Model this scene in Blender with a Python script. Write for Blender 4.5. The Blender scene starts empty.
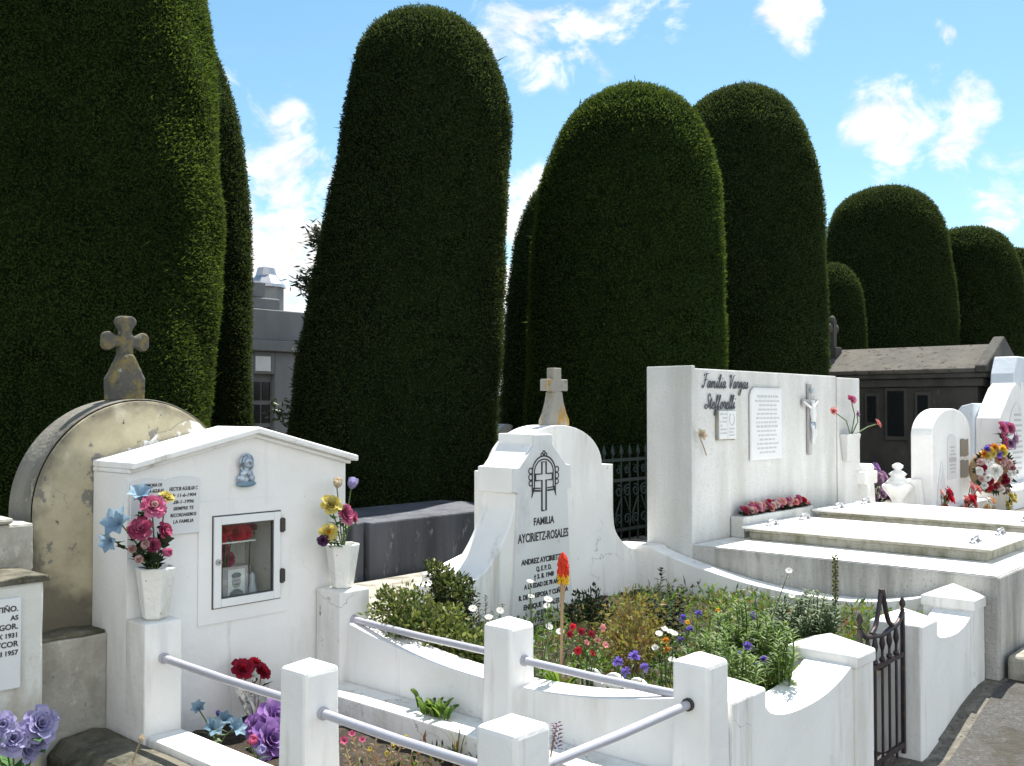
import bpy, bmesh, math, random
import numpy as np
from mathutils import Vector, Matrix
random.seed(7); RNG = np.random.default_rng(11)
SC = bpy.context.scene; COL = SC.collection
# World axes: X runs along the front of the grave plots, Y goes back from the path, Z is up (metres).
EYE = Vector((0, 0, 1.6)); FOC = 1000.0; PITCH = math.radians(1.43)
RT = Vector((.664, -.748, 0)); FW = Vector((.748, .664, 0))

def ray(px, py):
    a = (px - 512) / FOC; b = (383 - py) / FOC
    y = math.cos(PITCH) - b * math.sin(PITCH); h = math.sin(PITCH) + b * math.cos(PITCH)
    return RT * a + FW * y + Vector((0, 0, h)), y
def at(px, py, u=None, v=None, z=None, d=None):
    """the point seen at a photo position, at a known plane (u, v, z) or distance d"""
    r, y = ray(px, py)
    t = u / r.x if u is not None else v / r.y if v is not None else (z - 1.6) / r.z if z is not None else d / y
    return EYE + r * t

# ------------------------------------------------------------------ materials
def nt(m): m.use_nodes = True; t = m.node_tree; return t, t.nodes, t.links
def ramp(N, stops, interp='LINEAR'):
    r = N.new('ShaderNodeValToRGB'); cr = r.color_ramp; cr.interpolation = interp
    while len(cr.elements) < len(stops): cr.elements.new(.5)
    for e, (p, c) in zip(cr.elements, stops):
        e.position = p; e.color = (c[0], c[1], c[2], 1) if hasattr(c, '__len__') else (c, c, c, 1)
    return r
def surface(name, base, rough=.7, layers=(), bump=.15, bscale=60, spec=.3, metal=0, cracks=0):
    """layers: (colour, scale, low, high, zstretch, detail): noise-thresholded patches of wear, dirt or other coats"""
    m = bpy.data.materials.new(name); t, N, L = nt(m); p = N['Principled BSDF']
    tc = N.new('ShaderNodeTexCoord')
    n0 = N.new('ShaderNodeTexNoise'); n0.inputs['Scale'].default_value = 3.1; n0.inputs['Detail'].default_value = 6
    L.new(tc.outputs['Object'], n0.inputs['Vector'])
    r0 = ramp(N, [(.3, [c * .93 for c in base]), (.7, [min(1, c * 1.05) for c in base])]); L.new(n0.outputs['Fac'], r0.inputs['Fac'])
    cur = r0.outputs['Color']
    for i, (col, sc, lo, hi, zs, det) in enumerate(layers):
        mp = N.new('ShaderNodeMapping'); mp.inputs['Scale'].default_value = (1, 1, zs); mp.inputs['Location'].default_value = (i * 3.7, i * 1.3, i * 2.1)
        L.new(tc.outputs['Object'], mp.inputs['Vector'])
        n = N.new('ShaderNodeTexNoise'); n.inputs['Scale'].default_value = sc; n.inputs['Detail'].default_value = det; n.inputs['Roughness'].default_value = .62
        L.new(mp.outputs['Vector'], n.inputs['Vector'])
        r = ramp(N, [(lo, 0), (hi, 1)]); L.new(n.outputs['Fac'], r.inputs['Fac'])
        mx = N.new('ShaderNodeMix'); mx.data_type = 'RGBA'; L.new(r.outputs['Color'], mx.inputs[0]); L.new(cur, mx.inputs[6]); mx.inputs[7].default_value = (*col, 1)
        cur = mx.outputs[2]
    if cracks:
        wn = N.new('ShaderNodeTexNoise'); wn.inputs['Scale'].default_value = 6; wn.inputs['Detail'].default_value = 5; L.new(tc.outputs['Object'], wn.inputs['Vector'])
        wm = N.new('ShaderNodeVectorMath'); wm.operation = 'MULTIPLY_ADD'; L.new(wn.outputs['Color'], wm.inputs[0]); wm.inputs[1].default_value = (.35, .35, .35); L.new(tc.outputs['Object'], wm.inputs[2])
        vo = N.new('ShaderNodeTexVoronoi'); vo.feature = 'DISTANCE_TO_EDGE'; vo.inputs['Scale'].default_value = 2.3; L.new(wm.outputs[0], vo.inputs['Vector'])
        rc = ramp(N, [(.0, 1), (.007, 0)]); L.new(vo.outputs['Distance'], rc.inputs['Fac'])
        mk = N.new('ShaderNodeTexNoise'); mk.inputs['Scale'].default_value = 2.2; L.new(tc.outputs['Object'], mk.inputs['Vector']); rm = ramp(N, [(.54, 0), (.66, 1)]); L.new(mk.outputs['Fac'], rm.inputs['Fac'])
        mu = N.new('ShaderNodeMath'); mu.operation = 'MULTIPLY'; L.new(rc.outputs[0], mu.inputs[0]); L.new(rm.outputs[0], mu.inputs[1]); m2 = N.new('ShaderNodeMath'); m2.operation = 'MULTIPLY'; L.new(mu.outputs[0], m2.inputs[0]); m2.inputs[1].default_value = cracks
        mx = N.new('ShaderNodeMix'); mx.data_type = 'RGBA'; L.new(m2.outputs[0], mx.inputs[0]); L.new(cur, mx.inputs[6]); mx.inputs[7].default_value = (.2, .19, .17, 1); cur = mx.outputs[2]
    L.new(cur, p.inputs['Base Color']); p.inputs['Roughness'].default_value = rough
    p.inputs['Specular IOR Level'].default_value = spec; p.inputs['Metallic'].default_value = metal
    if bump:
        n = N.new('ShaderNodeTexNoise'); n.inputs['Scale'].default_value = bscale; n.inputs['Detail'].default_value = 8; L.new(tc.outputs['Object'], n.inputs['Vector'])
        b = N.new('ShaderNodeBump'); b.inputs['Strength'].default_value = bump; b.inputs['Distance'].default_value = .01
        L.new(n.outputs['Fac'], b.inputs['Height'])
        n2 = N.new('ShaderNodeTexNoise'); n2.inputs['Scale'].default_value = bscale / 6; n2.inputs['Detail'].default_value = 3; L.new(tc.outputs['Object'], n2.inputs['Vector'])
        b2 = N.new('ShaderNodeBump'); b2.inputs['Strength'].default_value = min(1, bump * 1.6); b2.inputs['Distance'].default_value = .012; L.new(n2.outputs['Fac'], b2.inputs['Height']); L.new(b2.outputs['Normal'], b.inputs['Normal']); L.new(b.outputs['Normal'], p.inputs['Normal'])
    return m
def leafmat(name, cols, rough=.6, trans=.25, spec=.25, patch=0, glow=None):
    """each leaf or petal takes its own tone from the colours"""
    m = bpy.data.materials.new(name); t, N, L = nt(m); p = N['Principled BSDF']; out = N['Material Output']
    g = N.new('ShaderNodeNewGeometry'); k = len(cols) - 1
    r = ramp(N, [(i / max(1, k), c) for i, c in enumerate(cols)]); fac = g.outputs['Random Per Island']
    if patch:
        tc = N.new('ShaderNodeTexCoord'); n = N.new('ShaderNodeTexNoise'); n.inputs['Scale'].default_value = patch; n.inputs['Detail'].default_value = 5
        L.new(tc.outputs['Object'], n.inputs['Vector'])
        a = N.new('ShaderNodeMath'); a.operation = 'MULTIPLY_ADD'; a.inputs[1].default_value = 2.2; a.inputs[2].default_value = -.6; L.new(n.outputs['Fac'], a.inputs[0])
        b = N.new('ShaderNodeMath'); b.operation = 'ADD'; L.new(a.outputs[0], b.inputs[0]); L.new(fac, b.inputs[1])
        c = N.new('ShaderNodeMath'); c.operation = 'MULTIPLY'; c.inputs[1].default_value = .5; L.new(b.outputs[0], c.inputs[0]); fac = c.outputs[0]
    L.new(fac, r.inputs['Fac']); L.new(r.outputs['Color'], p.inputs['Base Color'])
    p.inputs['Roughness'].default_value = rough; p.inputs['Specular IOR Level'].default_value = spec
    if trans:
        tr = N.new('ShaderNodeBsdfTranslucent'); L.new(r.outputs['Color'], tr.inputs['Color'])
        if glow:
            gm = N.new('ShaderNodeMix'); gm.data_type = 'RGBA'; gm.blend_type = 'MULTIPLY'; gm.clamp_result = False; gm.inputs[0].default_value = 1; L.new(r.outputs['Color'], gm.inputs[6]); gm.inputs[7].default_value = (*glow, 1); L.new(gm.outputs[2], tr.inputs['Color'])
        ms = N.new('ShaderNodeMixShader'); ms.inputs[0].default_value = trans
        L.new(p.outputs[0], ms.inputs[1]); L.new(tr.outputs[0], ms.inputs[2]); L.new(ms.outputs[0], out.inputs['Surface'])
    return m
def plain(name, c, rough=.5, metal=0, spec=.4): return surface(name, c, rough, (), .05, 90, spec, metal)

DIRT = (.2, .19, .16)
M = {}
M['white'] = surface('white_masonry_paint', (.79, .785, .77), .65, [((.56, .545, .5), 3.2, .52, .78, .22, 10), ((.45, .42, .36), 10, .58, .76, .07, 9), ((.3, .285, .25), 26, .69, .75, .4, 8)], .3, 34, .3, 0, .8)
M['white_worn'] = surface('worn_white_paint', (.75, .745, .72), .7, [((.5, .48, .43), 5, .48, .72, .2, 10), ((.36, .33, .28), 11, .62, .74, .07, 9), ((.17, .16, .14), 24, .65, .71, .4, 9)], .35, 35, .3, 0, .9)
M['niche'] = surface('niche_white_paint', (.77, .765, .75), .6, [((.58, .56, .51), 4, .54, .74, .25, 10), ((.45, .42, .36), 12, .64, .78, .07, 9), ((.33, .31, .27), 30, .7, .75, .45, 8)], .25, 45, .3, 0, .7)
M['terrazzo'] = surface('speckled_white_render', (.61, .615, .605), .75, [((.47, .47, .44), 4, .42, .7, .16, 10), ((.34, .33, .31), 110, .58, .68, 1, 7), ((.45, .4, .3), 7, .66, .8, .08, 6)], .4, 90)
M['baseslab'] = surface('grimy_grey_render', (.46, .455, .43), .8, [((.22, .215, .19), 6, .44, .66, .12, 9), ((.2, .195, .175), 95, .58, .7, .7, 9), ((.1, .1, .09), 9, .63, .8, .3, 10)], .5, 80)
M['marble'] = surface('pale_marble', (.82, .82, .8), .4, [((.6, .6, .6), 4, .6, .8, 1, 10)], .04, 60, .5)
M['plaque'] = surface('grey_white_marble', (.66, .67, .68), .35, [((.42, .43, .45), 3, .54, .8, .8, 12), ((.3, .31, .33), 9, .66, .76, .6, 12)], .03, 60, .5)
M['slabedge'] = surface('mossy_slab_side', (.36, .35, .3), .8, [((.17, .17, .11), 14, .42, .68, .5, 9)], .4, 70)
M['yellow'] = surface('peeling_yellow_render', (.39, .32, .17), .85, [((.26, .22, .13), 6, .42, .68, 1, 10), ((.46, .42, .3), 10, .56, .7, .7, 8), ((.22, .215, .2), 5.2, .56, .58, .8, 10), ((.1, .095, .08), 9, .62, .72, .4, 9), ((.72, .72, .7), 5.5, .65, .665, .7, 10), ((.08, .075, .06), 22, .67, .71, .8, 8)], .5, 45)
M['flaking'] = surface('flaking_white_coat', (.75, .75, .72), .8, [((.4, .36, .26), 12, .48, .53, .8, 10), ((.14, .13, .11), 30, .64, .68, 1, 8)], .5, 50)
M['oldgrey'] = surface('old_blackened_concrete', (.19, .18, .15), .9, [((.08, .078, .068), 5, .42, .68, .7, 10), ((.4, .36, .24), 20, .63, .72, 1, 8)], .6, 50)
M['oldwall'] = surface('dirty_cement_wall', (.4, .385, .34), .9, [((.19, .175, .14), 4, .42, .66, .6, 10), ((.58, .58, .55), 9, .6, .72, .5, 9), ((.07, .065, .05), 26, .66, .72, .5, 8)], .7, 40)
M['oldwhite'] = surface('stained_whitewash', (.6, .6, .56), .85, [((.34, .3, .22), 5, .5, .7, .35, 10), ((.1, .09, .07), 20, .66, .73, .5, 8)], .5, 40)
M['kerb'] = surface('mossy_kerb', (.14, .13, .1), .95, [((.05, .05, .035), 9, .42, .65, 1, 10), ((.3, .24, .13), 26, .64, .7, 1, 8)], .8, 45)
M['stonecross'] = surface('lichened_stone', (.085, .082, .073), .9, [((.19, .15, .05), 14, .47, .64, 1, 10), ((.24, .28, .26), 26, .64, .7, 1, 9), ((.05, .05, .045), 30, .6, .7, 1, 8)], .9, 60)
M['greycross'] = surface('grey_stone_with_rust_lichen', (.3, .285, .25), .9, [((.34, .21, .05), 13, .53, .62, .4, 8), ((.16, .15, .14), 24, .58, .7, 1, 9)], .8, 60)
M['darkconc'] = surface('dark_mausoleum_concrete', (.066, .063, .056), .9, [((.035, .033, .03), 3, .42, .7, .5, 9), ((.12, .11, .085), 10, .62, .75, .6, 9)], .5, 30)
M['roofconc'] = surface('lichened_roof_concrete', (.085, .08, .07), .95, [((.115, .105, .085), 5, .42, .68, 1, 9), ((.04, .028, .022), 11, .58, .62, 1, 11), ((.06, .035, .025), 22, .6, .65, 1, 9)], .6, 40)
M['grey'] = surface('grey_mausoleum_stone', (.2, .208, .215), .85, [((.15, .155, .16), 2.5, .45, .7, .5, 9)], .3, 20)
M['bluebox'] = surface('weathered_dark_slate', (.095, .102, .12), .8, [((.045, .05, .06), 5, .42, .68, .13, 9), ((.22, .235, .25), 22, .6, .72, .4, 9)], .4, 40)
M['ledge'] = surface('weathered_concrete', (.36, .34, .29), .9, [((.16, .15, .12), 6, .46, .66, 1, 10), ((.1, .1, .07), 25, .63, .7, 1, 8)], .7, 40)
M['bluewhite'] = surface('bluish_white_paint', (.62, .68, .74), .7, [((.45, .5, .54), 5, .55, .75, .4, 9)], .2, 40)  # pale bluish coat, also painted shade on the pointed stone's rear
M['rail'] = surface('silver_lilac_paint', (.43, .43, .48), .42, [((.3, .28, .3), 18, .66, .74, 1, 8)], .1, 90, .5, .25)
M['alu'] = plain('white_aluminium', (.74, .75, .75), .4, .0, .5)
M['seam'] = plain('dark_gasket', (.05, .05, .055), .6)
M['hinge'] = plain('dark_hinge', (.06, .055, .05), .5, .5)
M['iron'] = surface('black_brown_iron', (.035, .026, .03), .5, [((.11, .055, .04), 24, .55, .7, 1, 8)], .3, 90, .5, .3)
M['greeniron'] = surface('dark_green_iron', (.016, .032, .034), .45, [((.04, .07, .068), 20, .6, .75, 1, 8)], .2, 90, .5, .2)
M['ink'] = plain('black_letter_paint', (.03, .03, .035), .5)
M['lead'] = plain('lead_letters', (.09, .09, .11), .45, .5)
M['faint'] = plain('faded_engraving', (.46, .46, .46), .7)
M['silver'] = surface('tarnished_silver', (.42, .5, .6), .4, [((.16, .17, .19), 45, .48, .6, 1, 6), ((.7, .72, .72), 60, .6, .7, 1, 5)], .3, 120, .6, .5)
M['steel'] = plain('steel_handle', (.42, .42, .44), .35, .8)
M['wood'] = surface('greyish_wood', (.36, .35, .355), .6, [((.42, .4, .39), 12, .5, .7, .1, 6)], .2, 60)
M['vase'] = surface('speckled_vase_paint', (.74, .74, .7), .7, [((.5, .47, .4), 9, .52, .7, .4, 9), ((.1, .09, .08), 46, .655, .69, .5, 6)], .5, 60)
M['soil'] = surface('dark_garden_soil', (.03, .023, .016), .95, [((.06, .047, .033), 22, .5, .62, 1, 9)], 1, 60)
M['ground'] = surface('gravelly_earth', (.13, .12, .1), .95, [((.2, .19, .16), 16, .48, .62, 1, 9), ((.06, .055, .045), 40, .58, .66, 1, 8)], .9, 70)
M['asphalt'] = surface('grey_gravel_path', (.075, .073, .07), .95, [((.105, .103, .097), 60, .5, .6, 1, 8), ((.06, .057, .05), 45, .6, .68, 1, 8), ((.17, .16, .14), 130, .66, .7, 1, 4), ((.06, .055, .045), 4, .5, .6, 1, 9)], .9, 110)
M['pot'] = plain('planter_white', (.7, .7, .68), .7)
M['gilt'] = plain('brown_plate', (.2, .17, .13), .5)
M['black'] = plain('black_void_paint', (.012, .012, .013), .4)
M['paper'] = plain('photo_paper', (.62, .66, .68), .4)
M['phototone'] = plain('photo_grey', (.16, .18, .2), .4)
M['skin'] = plain('photo_face', (.42, .43, .44), .5)
M['dialblue'] = plain('figurine_blue_white', (.5, .56, .64), .5)
def glassmat(name, tint, fac):
    m = bpy.data.materials.new(name); t, N, L = nt(m); out = N['Material Output']; N.remove(N['Principled BSDF'])
    a = N.new('ShaderNodeBsdfTransparent'); a.inputs['Color'].default_value = (*tint, 1); b = N.new('ShaderNodeBsdfGlossy'); b.inputs['Roughness'].default_value = .03
    fr = N.new('ShaderNodeFresnel'); fr.inputs['IOR'].default_value = 1.5
    ad = N.new('ShaderNodeMath'); ad.operation = 'MULTIPLY_ADD'; ad.inputs[1].default_value = .45; ad.inputs[2].default_value = fac; L.new(fr.outputs[0], ad.inputs[0])
    s = N.new('ShaderNodeMixShader'); L.new(ad.outputs[0], s.inputs[0]); L.new(a.outputs[0], s.inputs[1]); L.new(b.outputs[0], s.inputs[2]); L.new(s.outputs[0], out.inputs['Surface']); return m
M['glass'] = glassmat('window_glass', (.97, .98, .97), .0)
M['wrap'] = glassmat('clear_wrapping', (.86, .84, .8), .1)
M['pane'] = surface('dark_window_pane', (.012, .014, .016), .15, (), 0, 1, .5)
def arch_mat():
    m = surface('peeling_cream_render', (.45, .405, .285), 1., [((.34, .305, .21), 6, .42, .68, 1, 10), ((.5, .47, .36), 11, .58, .7, .7, 9), ((.21, .2, .18), 7, .60, .615, .8, 11), ((.09, .085, .07), 26, .66, .71, .7, 9)], .5, 45, .05, 0, .8)
    t = m.node_tree; N, L = t.nodes, t.links; p = N['Principled BSDF']; src = p.inputs['Base Color'].links[0].from_socket
    tc = N.new('ShaderNodeTexCoord'); di = N.new('ShaderNodeVectorMath'); di.operation = 'DISTANCE'; mp = N.new('ShaderNodeMapping'); mp.inputs['Scale'].default_value = (1, 0, 1); L.new(tc.outputs['Object'], mp.inputs['Vector']); L.new(mp.outputs[0], di.inputs[0]); di.inputs[1].default_value = (.065, 0, .885)
    n = N.new('ShaderNodeTexNoise'); n.inputs['Scale'].default_value = 8; n.inputs['Detail'].default_value = 10; L.new(tc.outputs['Object'], n.inputs['Vector'])
    a = N.new('ShaderNodeMath'); a.operation = 'MULTIPLY_ADD'; L.new(n.outputs['Fac'], a.inputs[0]); a.inputs[1].default_value = .26; L.new(di.outputs['Value'], a.inputs[2])
    r = ramp(N, [(.52, 0), (.6, 1)]); L.new(a.outputs[0], r.inputs['Fac']); mx = N.new('ShaderNodeMix'); mx.data_type = 'RGBA'; L.new(r.outputs[0], mx.inputs[0]); L.new(src, mx.inputs[6]); mx.inputs[7].default_value = (.16, .145, .11, 1); L.new(mx.outputs[2], p.inputs['Base Color']); return m
M['archface'] = arch_mat()
# cypress
M['cyp_core'] = surface('cypress_core', (.008, .014, .005), 1., [((.004, .007, .003), 9, .45, .6, 1, 8)], 0, 30, 0.)
M['cyp'] = leafmat('cypress_sprays', [(.015, .027, .008), (.025, .043, .012), (.036, .060, .016), (.052, .082, .022)], .8, .5, .08, 1.1, (2.2, 2.0, 1.0))
M['cyp_dark'] = leafmat('dull_cypress_sprays', [(.015, .024, .010), (.025, .039, .014), (.035, .053, .018), (.050, .072, .024)], .8, .4, .08, 1.1, (1.7, 1.6, 1.0))  # slightly duller green than the other sprays
M['bark'] = surface('bark', (.09, .065, .045), .95, [((.04, .03, .02), 14, .45, .6, .2, 8)], .8, 40)
G = lambda *c: leafmat(*c)
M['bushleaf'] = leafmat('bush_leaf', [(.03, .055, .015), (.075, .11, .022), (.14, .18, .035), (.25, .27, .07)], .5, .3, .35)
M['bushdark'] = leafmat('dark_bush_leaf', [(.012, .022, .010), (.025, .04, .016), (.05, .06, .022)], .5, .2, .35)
M['leaf'] = leafmat('fresh_leaf', [(.05, .11, .015), (.11, .20, .025), (.18, .27, .045)], .5, .5, .35)
M['leafgrey'] = leafmat('grey_green_leaf', [(.06, .11, .05), (.12, .17, .085), (.2, .25, .15)], .55, .35, .35)
M['leafyellow'] = leafmat('bronze_yellow_leaf', [(.12, .10, .02), (.2, .19, .035), (.26, .22, .06), (.16, .07, .03)], .5, .4, .35)
M['leafdark'] = leafmat('dark_leaf', [(.012, .022, .012), (.03, .045, .02)], .7, .15, .1)
M['leafred'] = leafmat('reddish_leaf', [(.14, .05, .03), (.22, .12, .04), (.1, .13, .03), (.07, .05, .03)], .5, .35, .35)
M['fabricleaf'] = leafmat('cloth_leaf', [(.04, .12, .03), (.07, .17, .04)], .6, .2)
M['stem'] = plain('green_stem', (.08, .12, .035), .6)
M['drystem'] = plain('tan_stem', (.3, .2, .11), .7)
def pet(name, *cols): M[name] = leafmat('petal_' + name, cols, .75, .35, .12)
pet('p_pink', (0.484, 0.094, 0.203), (0.562, 0.187, 0.312), (0.515, 0.125, 0.234)); pet('p_deep', (0.351, 0.047, 0.117), (0.452, 0.109, 0.195)); pet('p_pale', (.68, .42, .42), (.66, .5, .46))
pet('p_blue', (.2, .31, .42), (.3, .42, .52)); pet('p_teal', (0.125, 0.218, 0.296), (0.234, 0.343, 0.421)); pet('p_lilac', (.33, .30, .52), (.42, .40, .60)); pet('p_purple', (.27, .14, .40), (.38, .23, .5))
pet('p_violet', (.12, .09, .42), (.2, .14, .5), (.28, .2, .55)); pet('p_red', (.45, .015, .03), (.6, .03, .05)); pet('p_darkred', (.22, .012, .03), (.34, .02, .045)); pet('p_white', (.8, .8, .77), (.84, .84, .82))
pet('p_cream', (0.577, 0.515, 0.390), (0.546, 0.437, 0.312)); pet('p_yellow', (0.562, 0.452, 0.094), (0.593, 0.515, 0.187)); pet('p_orange', (0.577, 0.203, 0.023), (0.593, 0.265, 0.039)); pet('p_coral', (.66, .2, .2), (.7, .34, .32)); pet('p_poker', (.75, .06, .03), (.8, .1, .05)); pet('p_gold', (.8, .45, .02), (.8, .55, .06))
pet('p_mauve', (0.406, 0.234, 0.390), (0.484, 0.328, 0.468)); pet('p_darkplum', (.07, .03, .08), (.12, .05, .12))

# ------------------------------------------------------------------ mesh helpers
class MB:
    def __init__(s): s.v = []; s.f = []; s.m = []; s.sm = []
    def add(s, vs, fs, m=0, smooth=False):
        o = len(s.v); s.v += [tuple(p) for p in vs]
        for f in fs: s.f.append([i + o for i in f]); s.m.append(m); s.sm.append(smooth)
        return s
    def box(s, x0, x1, y0, y1, z0, z1, m=0):
        v = [(x, y, z) for z in (z0, z1) for y in (y0, y1) for x in (x0, x1)]
        return s.add(v, [(0, 2, 3, 1), (4, 5, 7, 6), (0, 1, 5, 4), (2, 6, 7, 3), (0, 4, 6, 2), (1, 3, 7, 5)], m)
    def prism(s, prof, a, b, axis='y', m=0):
        """prof: outline in the plane across the axis, counter-clockwise or not; a..b along the axis"""
        def P(p, t): return (p[0], t, p[1]) if axis == 'y' else (t, p[0], p[1]) if axis == 'x' else (p[0], p[1], t)
        n = len(prof); v = [P(p, a) for p in prof] + [P(p, b) for p in prof]
        fs = [list(range(n)), list(range(2 * n - 1, n - 1, -1))] + [(i, i + n, (i + 1) % n + n, (i + 1) % n) for i in range(n)]
        return s.add(v, fs, m)
    def tube(s, pts, r, n=8, m=0, caps=True, smooth=True):
        pts = [Vector(p) for p in pts]; rs = r if hasattr(r, '__len__') else [r] * len(pts)
        vs = []; prev = None
        for i, p in enumerate(pts):
            d = (pts[min(i + 1, len(pts) - 1)] - pts[max(i - 1, 0)]).normalized()
            if prev is None: a = d.orthogonal().normalized()
            else: a = (prev - d * prev.dot(d)); a = a.normalized() if a.length > 1e-6 else d.orthogonal().normalized()
            prev = a; b = d.cross(a)
            vs += [p + (a * math.cos(k * math.tau / n) + b * math.sin(k * math.tau / n)) * rs[i] for k in range(n)]
        fs = [(i * n + k, i * n + (k + 1) % n, (i + 1) * n + (k + 1) % n, (i + 1) * n + k) for i in range(len(pts) - 1) for k in range(n)]
        s.add(vs, fs, m, smooth)
        if caps: s.add(vs[:n], [list(range(n))[::-1]], m); s.add(vs[-n:], [list(range(n))], m)
        return s
    def lathe(s, prof, c, n=16, m=0, sx=1, sy=1, smooth=True, rot=0):
        vs = [(c[0] + r * sx * math.cos(k * math.tau / n + rot), c[1] + r * sy * math.sin(k * math.tau / n + rot), c[2] + z) for r, z in prof for k in range(n)]
        fs = [(i * n + k, i * n + (k + 1) % n, (i + 1) * n + (k + 1) % n, (i + 1) * n + k) for i in range(len(prof) - 1) for k in range(n)]
        fs += [list(range(n))[::-1], [(len(prof) - 1) * n + k for k in range(n)]]
        return s.add(vs, fs, m, smooth)
    def ball(s, c, r, m=0, seg=10, sc=(1, 1, 1)):
        vs = []; fs = []; h = seg // 2 + 1
        for i in range(h + 1):
            t = math.pi * i / h
            for k in range(seg):
                a = math.tau * k / seg; vs.append((c[0] + r * sc[0] * math.sin(t) * math.cos(a), c[1] + r * sc[1] * math.sin(t) * math.sin(a), c[2] + r * sc[2] * math.cos(t)))
        fs = [(i * seg + k, (i + 1) * seg + k, (i + 1) * seg + (k + 1) % seg, i * seg + (k + 1) % seg) for i in range(h) for k in range(seg)]
        return s.add(vs, fs, m, True)
    # leaf: diamond with a fold
    def leaf(s, b, d, up, l, w, m=0):
        b = Vector(b); d = Vector(d).normalized(); sd = d.cross(Vector(up)); sd = sd.normalized() if sd.length > 1e-5 else d.orthogonal().normalized(); n = sd.cross(d)
        q = b + d * l * .45; t = b + d * l - n * l * .1
        return s.add([b, q + sd * w / 2 + n * w * .12, t, q - sd * w / 2 + n * w * .12, q], [(0, 4, 1), (1, 4, 2), (2, 4, 3), (3, 4, 0)], m)
    def petal(s, b, ax, out, l, w, a0, a1, m=0, tip=.55, nseg=4):
        """a strip from b bending from angle a0 to a1 (radians off the flower axis), cupped and a little rippled at its edge"""
        ax = Vector(ax).normalized(); out = Vector(out).normalized(); sd = ax.cross(out); p = Vector(b); vs = []
        ws = [.35, .85, 1.0, .92, tip * .8] if nseg == 4 else [.4, 1., tip]; cols = (-1, -.55, 0, .55, 1) if nseg == 4 and w > .02 else (-1, 0, 1); nc = len(cols); rp = random.uniform(0, 6.28); ra = .07 * w if nc == 5 else 0
        for i in range(nseg + 1):
            a = a0 + (a1 - a0) * i / nseg; dr = ax * math.cos(a) + out * math.sin(a); nn = ax * math.sin(a) - out * math.cos(a); ww = w / 2 * ws[i]
            for c in cols: vs.append(p + sd * ww * c + nn * (ww * .38 * c * c + ra * (i / nseg) * abs(c) * math.sin(rp + 4 * c + i * 1.9)) + dr * (ww * .22 * (1 - c * c) if i == nseg and tip > .5 else 0))
            p = p + dr * (l / nseg)
        fs = [(i * nc + k, i * nc + k + 1, (i + 1) * nc + k + 1, (i + 1) * nc + k) for i in range(nseg) for k in range(nc - 1)]
        return s.add(vs, fs, m, True)
    def build(s, name, mats, parent=None, bevel=0, seg=2):
        me = bpy.data.meshes.new(name); off = wloc(parent) if parent else Vector((0, 0, 0))
        me.from_pydata([(a[0] - off.x, a[1] - off.y, a[2] - off.z) for a in s.v], [], s.f)
        mats = mats if isinstance(mats, (list, tuple)) else [mats]
        for m in mats: me.materials.append(M[m] if isinstance(m, str) else m)
        me.polygons.foreach_set('material_index', s.m); me.polygons.foreach_set('use_smooth', s.sm)
        bm = bmesh.new(); bm.from_mesh(me); bmesh.ops.recalc_face_normals(bm, faces=bm.faces); bm.to_mesh(me); bm.free()
        me.validate(); me.update()
        return link(name, me, parent, bevel, seg)
def link(name, me, parent=None, bevel=0, seg=2):
    o = bpy.data.objects.new(name, me); COL.objects.link(o)
    if parent: o.parent = parent
    if bevel:
        b = o.modifiers.new('edge', 'BEVEL'); b.width = bevel; b.segments = seg; b.limit_method = 'ANGLE'; b.angle_limit = math.radians(40)
        mn = me.materials[0].name if me.materials else ''
        if mn in ('white_masonry_paint', 'worn_white_paint', 'dirty_cement_wall', 'stained_whitewash', 'lichened_stone', 'weathered_concrete', 'mossy_kerb', 'old_blackened_concrete') and bevel >= .008 and max(len(p.vertices) for p in me.polygons) <= 8:
            sd = o.modifiers.new('fine', 'SUBSURF'); sd.subdivision_type = 'SIMPLE'; sd.levels = sd.render_levels = 3
            for k, (sc, st) in enumerate(((.16, .007), (.035, .0035))):
                tx = bpy.data.textures.get('plaster%d' % k) or bpy.data.textures.new('plaster%d' % k, 'CLOUDS'); tx.noise_scale = sc
                dm = o.modifiers.new('lumps', 'DISPLACE'); dm.texture = tx; dm.texture_coords = 'LOCAL'; dm.strength = st * (.35 if mn.endswith('paint') else 1.3); dm.mid_level = .5
    return o
def wloc(o):
    p = Vector((0, 0, 0))
    while o: p = p + o.location; o = o.parent
    return p
def tag(o, label=None, cat=None, group=None, kind=None):
    for k, v in (('label', label), ('category', cat), ('group', group), ('kind', kind)):
        if v: o[k] = v
    return o
def thing(name, loc, label, cat, group=None):
    o = bpy.data.objects.new(name, None); o.empty_display_size = .1; COL.objects.link(o); o.location = loc
    return tag(o, label, cat, group)
def copy_tree(o, parent=None):
    c = o.copy(); COL.objects.link(c); c.parent = parent
    for ch in [x for x in COL.objects if x.parent == o]: copy_tree(ch, c)
    return c
def npmesh(name, V, F, mats, idx=None, parent=None, smooth=None):
    """mesh from numpy arrays; F is (n,4) or (n,3)"""
    off = wloc(parent) if parent else Vector((0, 0, 0)); V = np.asarray(V, float) - np.array(off)
    me = bpy.data.meshes.new(name); k = F.shape[1]; n = len(F)
    me.vertices.add(len(V)); me.vertices.foreach_set('co', V.astype(np.float32).ravel())
    me.loops.add(n * k); me.loops.foreach_set('vertex_index', F.astype(np.int32).ravel())
    me.polygons.add(n); me.polygons.foreach_set('loop_start', np.arange(0, n * k, k, dtype=np.int32)); me.polygons.foreach_set('loop_total', np.full(n, k, np.int32))
    for m in mats: me.materials.append(M[m])
    if idx is not None: me.polygons.foreach_set('material_index', idx.astype(np.int32))
    if smooth is not None: me.polygons.foreach_set('use_smooth', smooth)
    me.update(calc_edges=True); me.validate()
    return link(name, me, parent)
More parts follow.
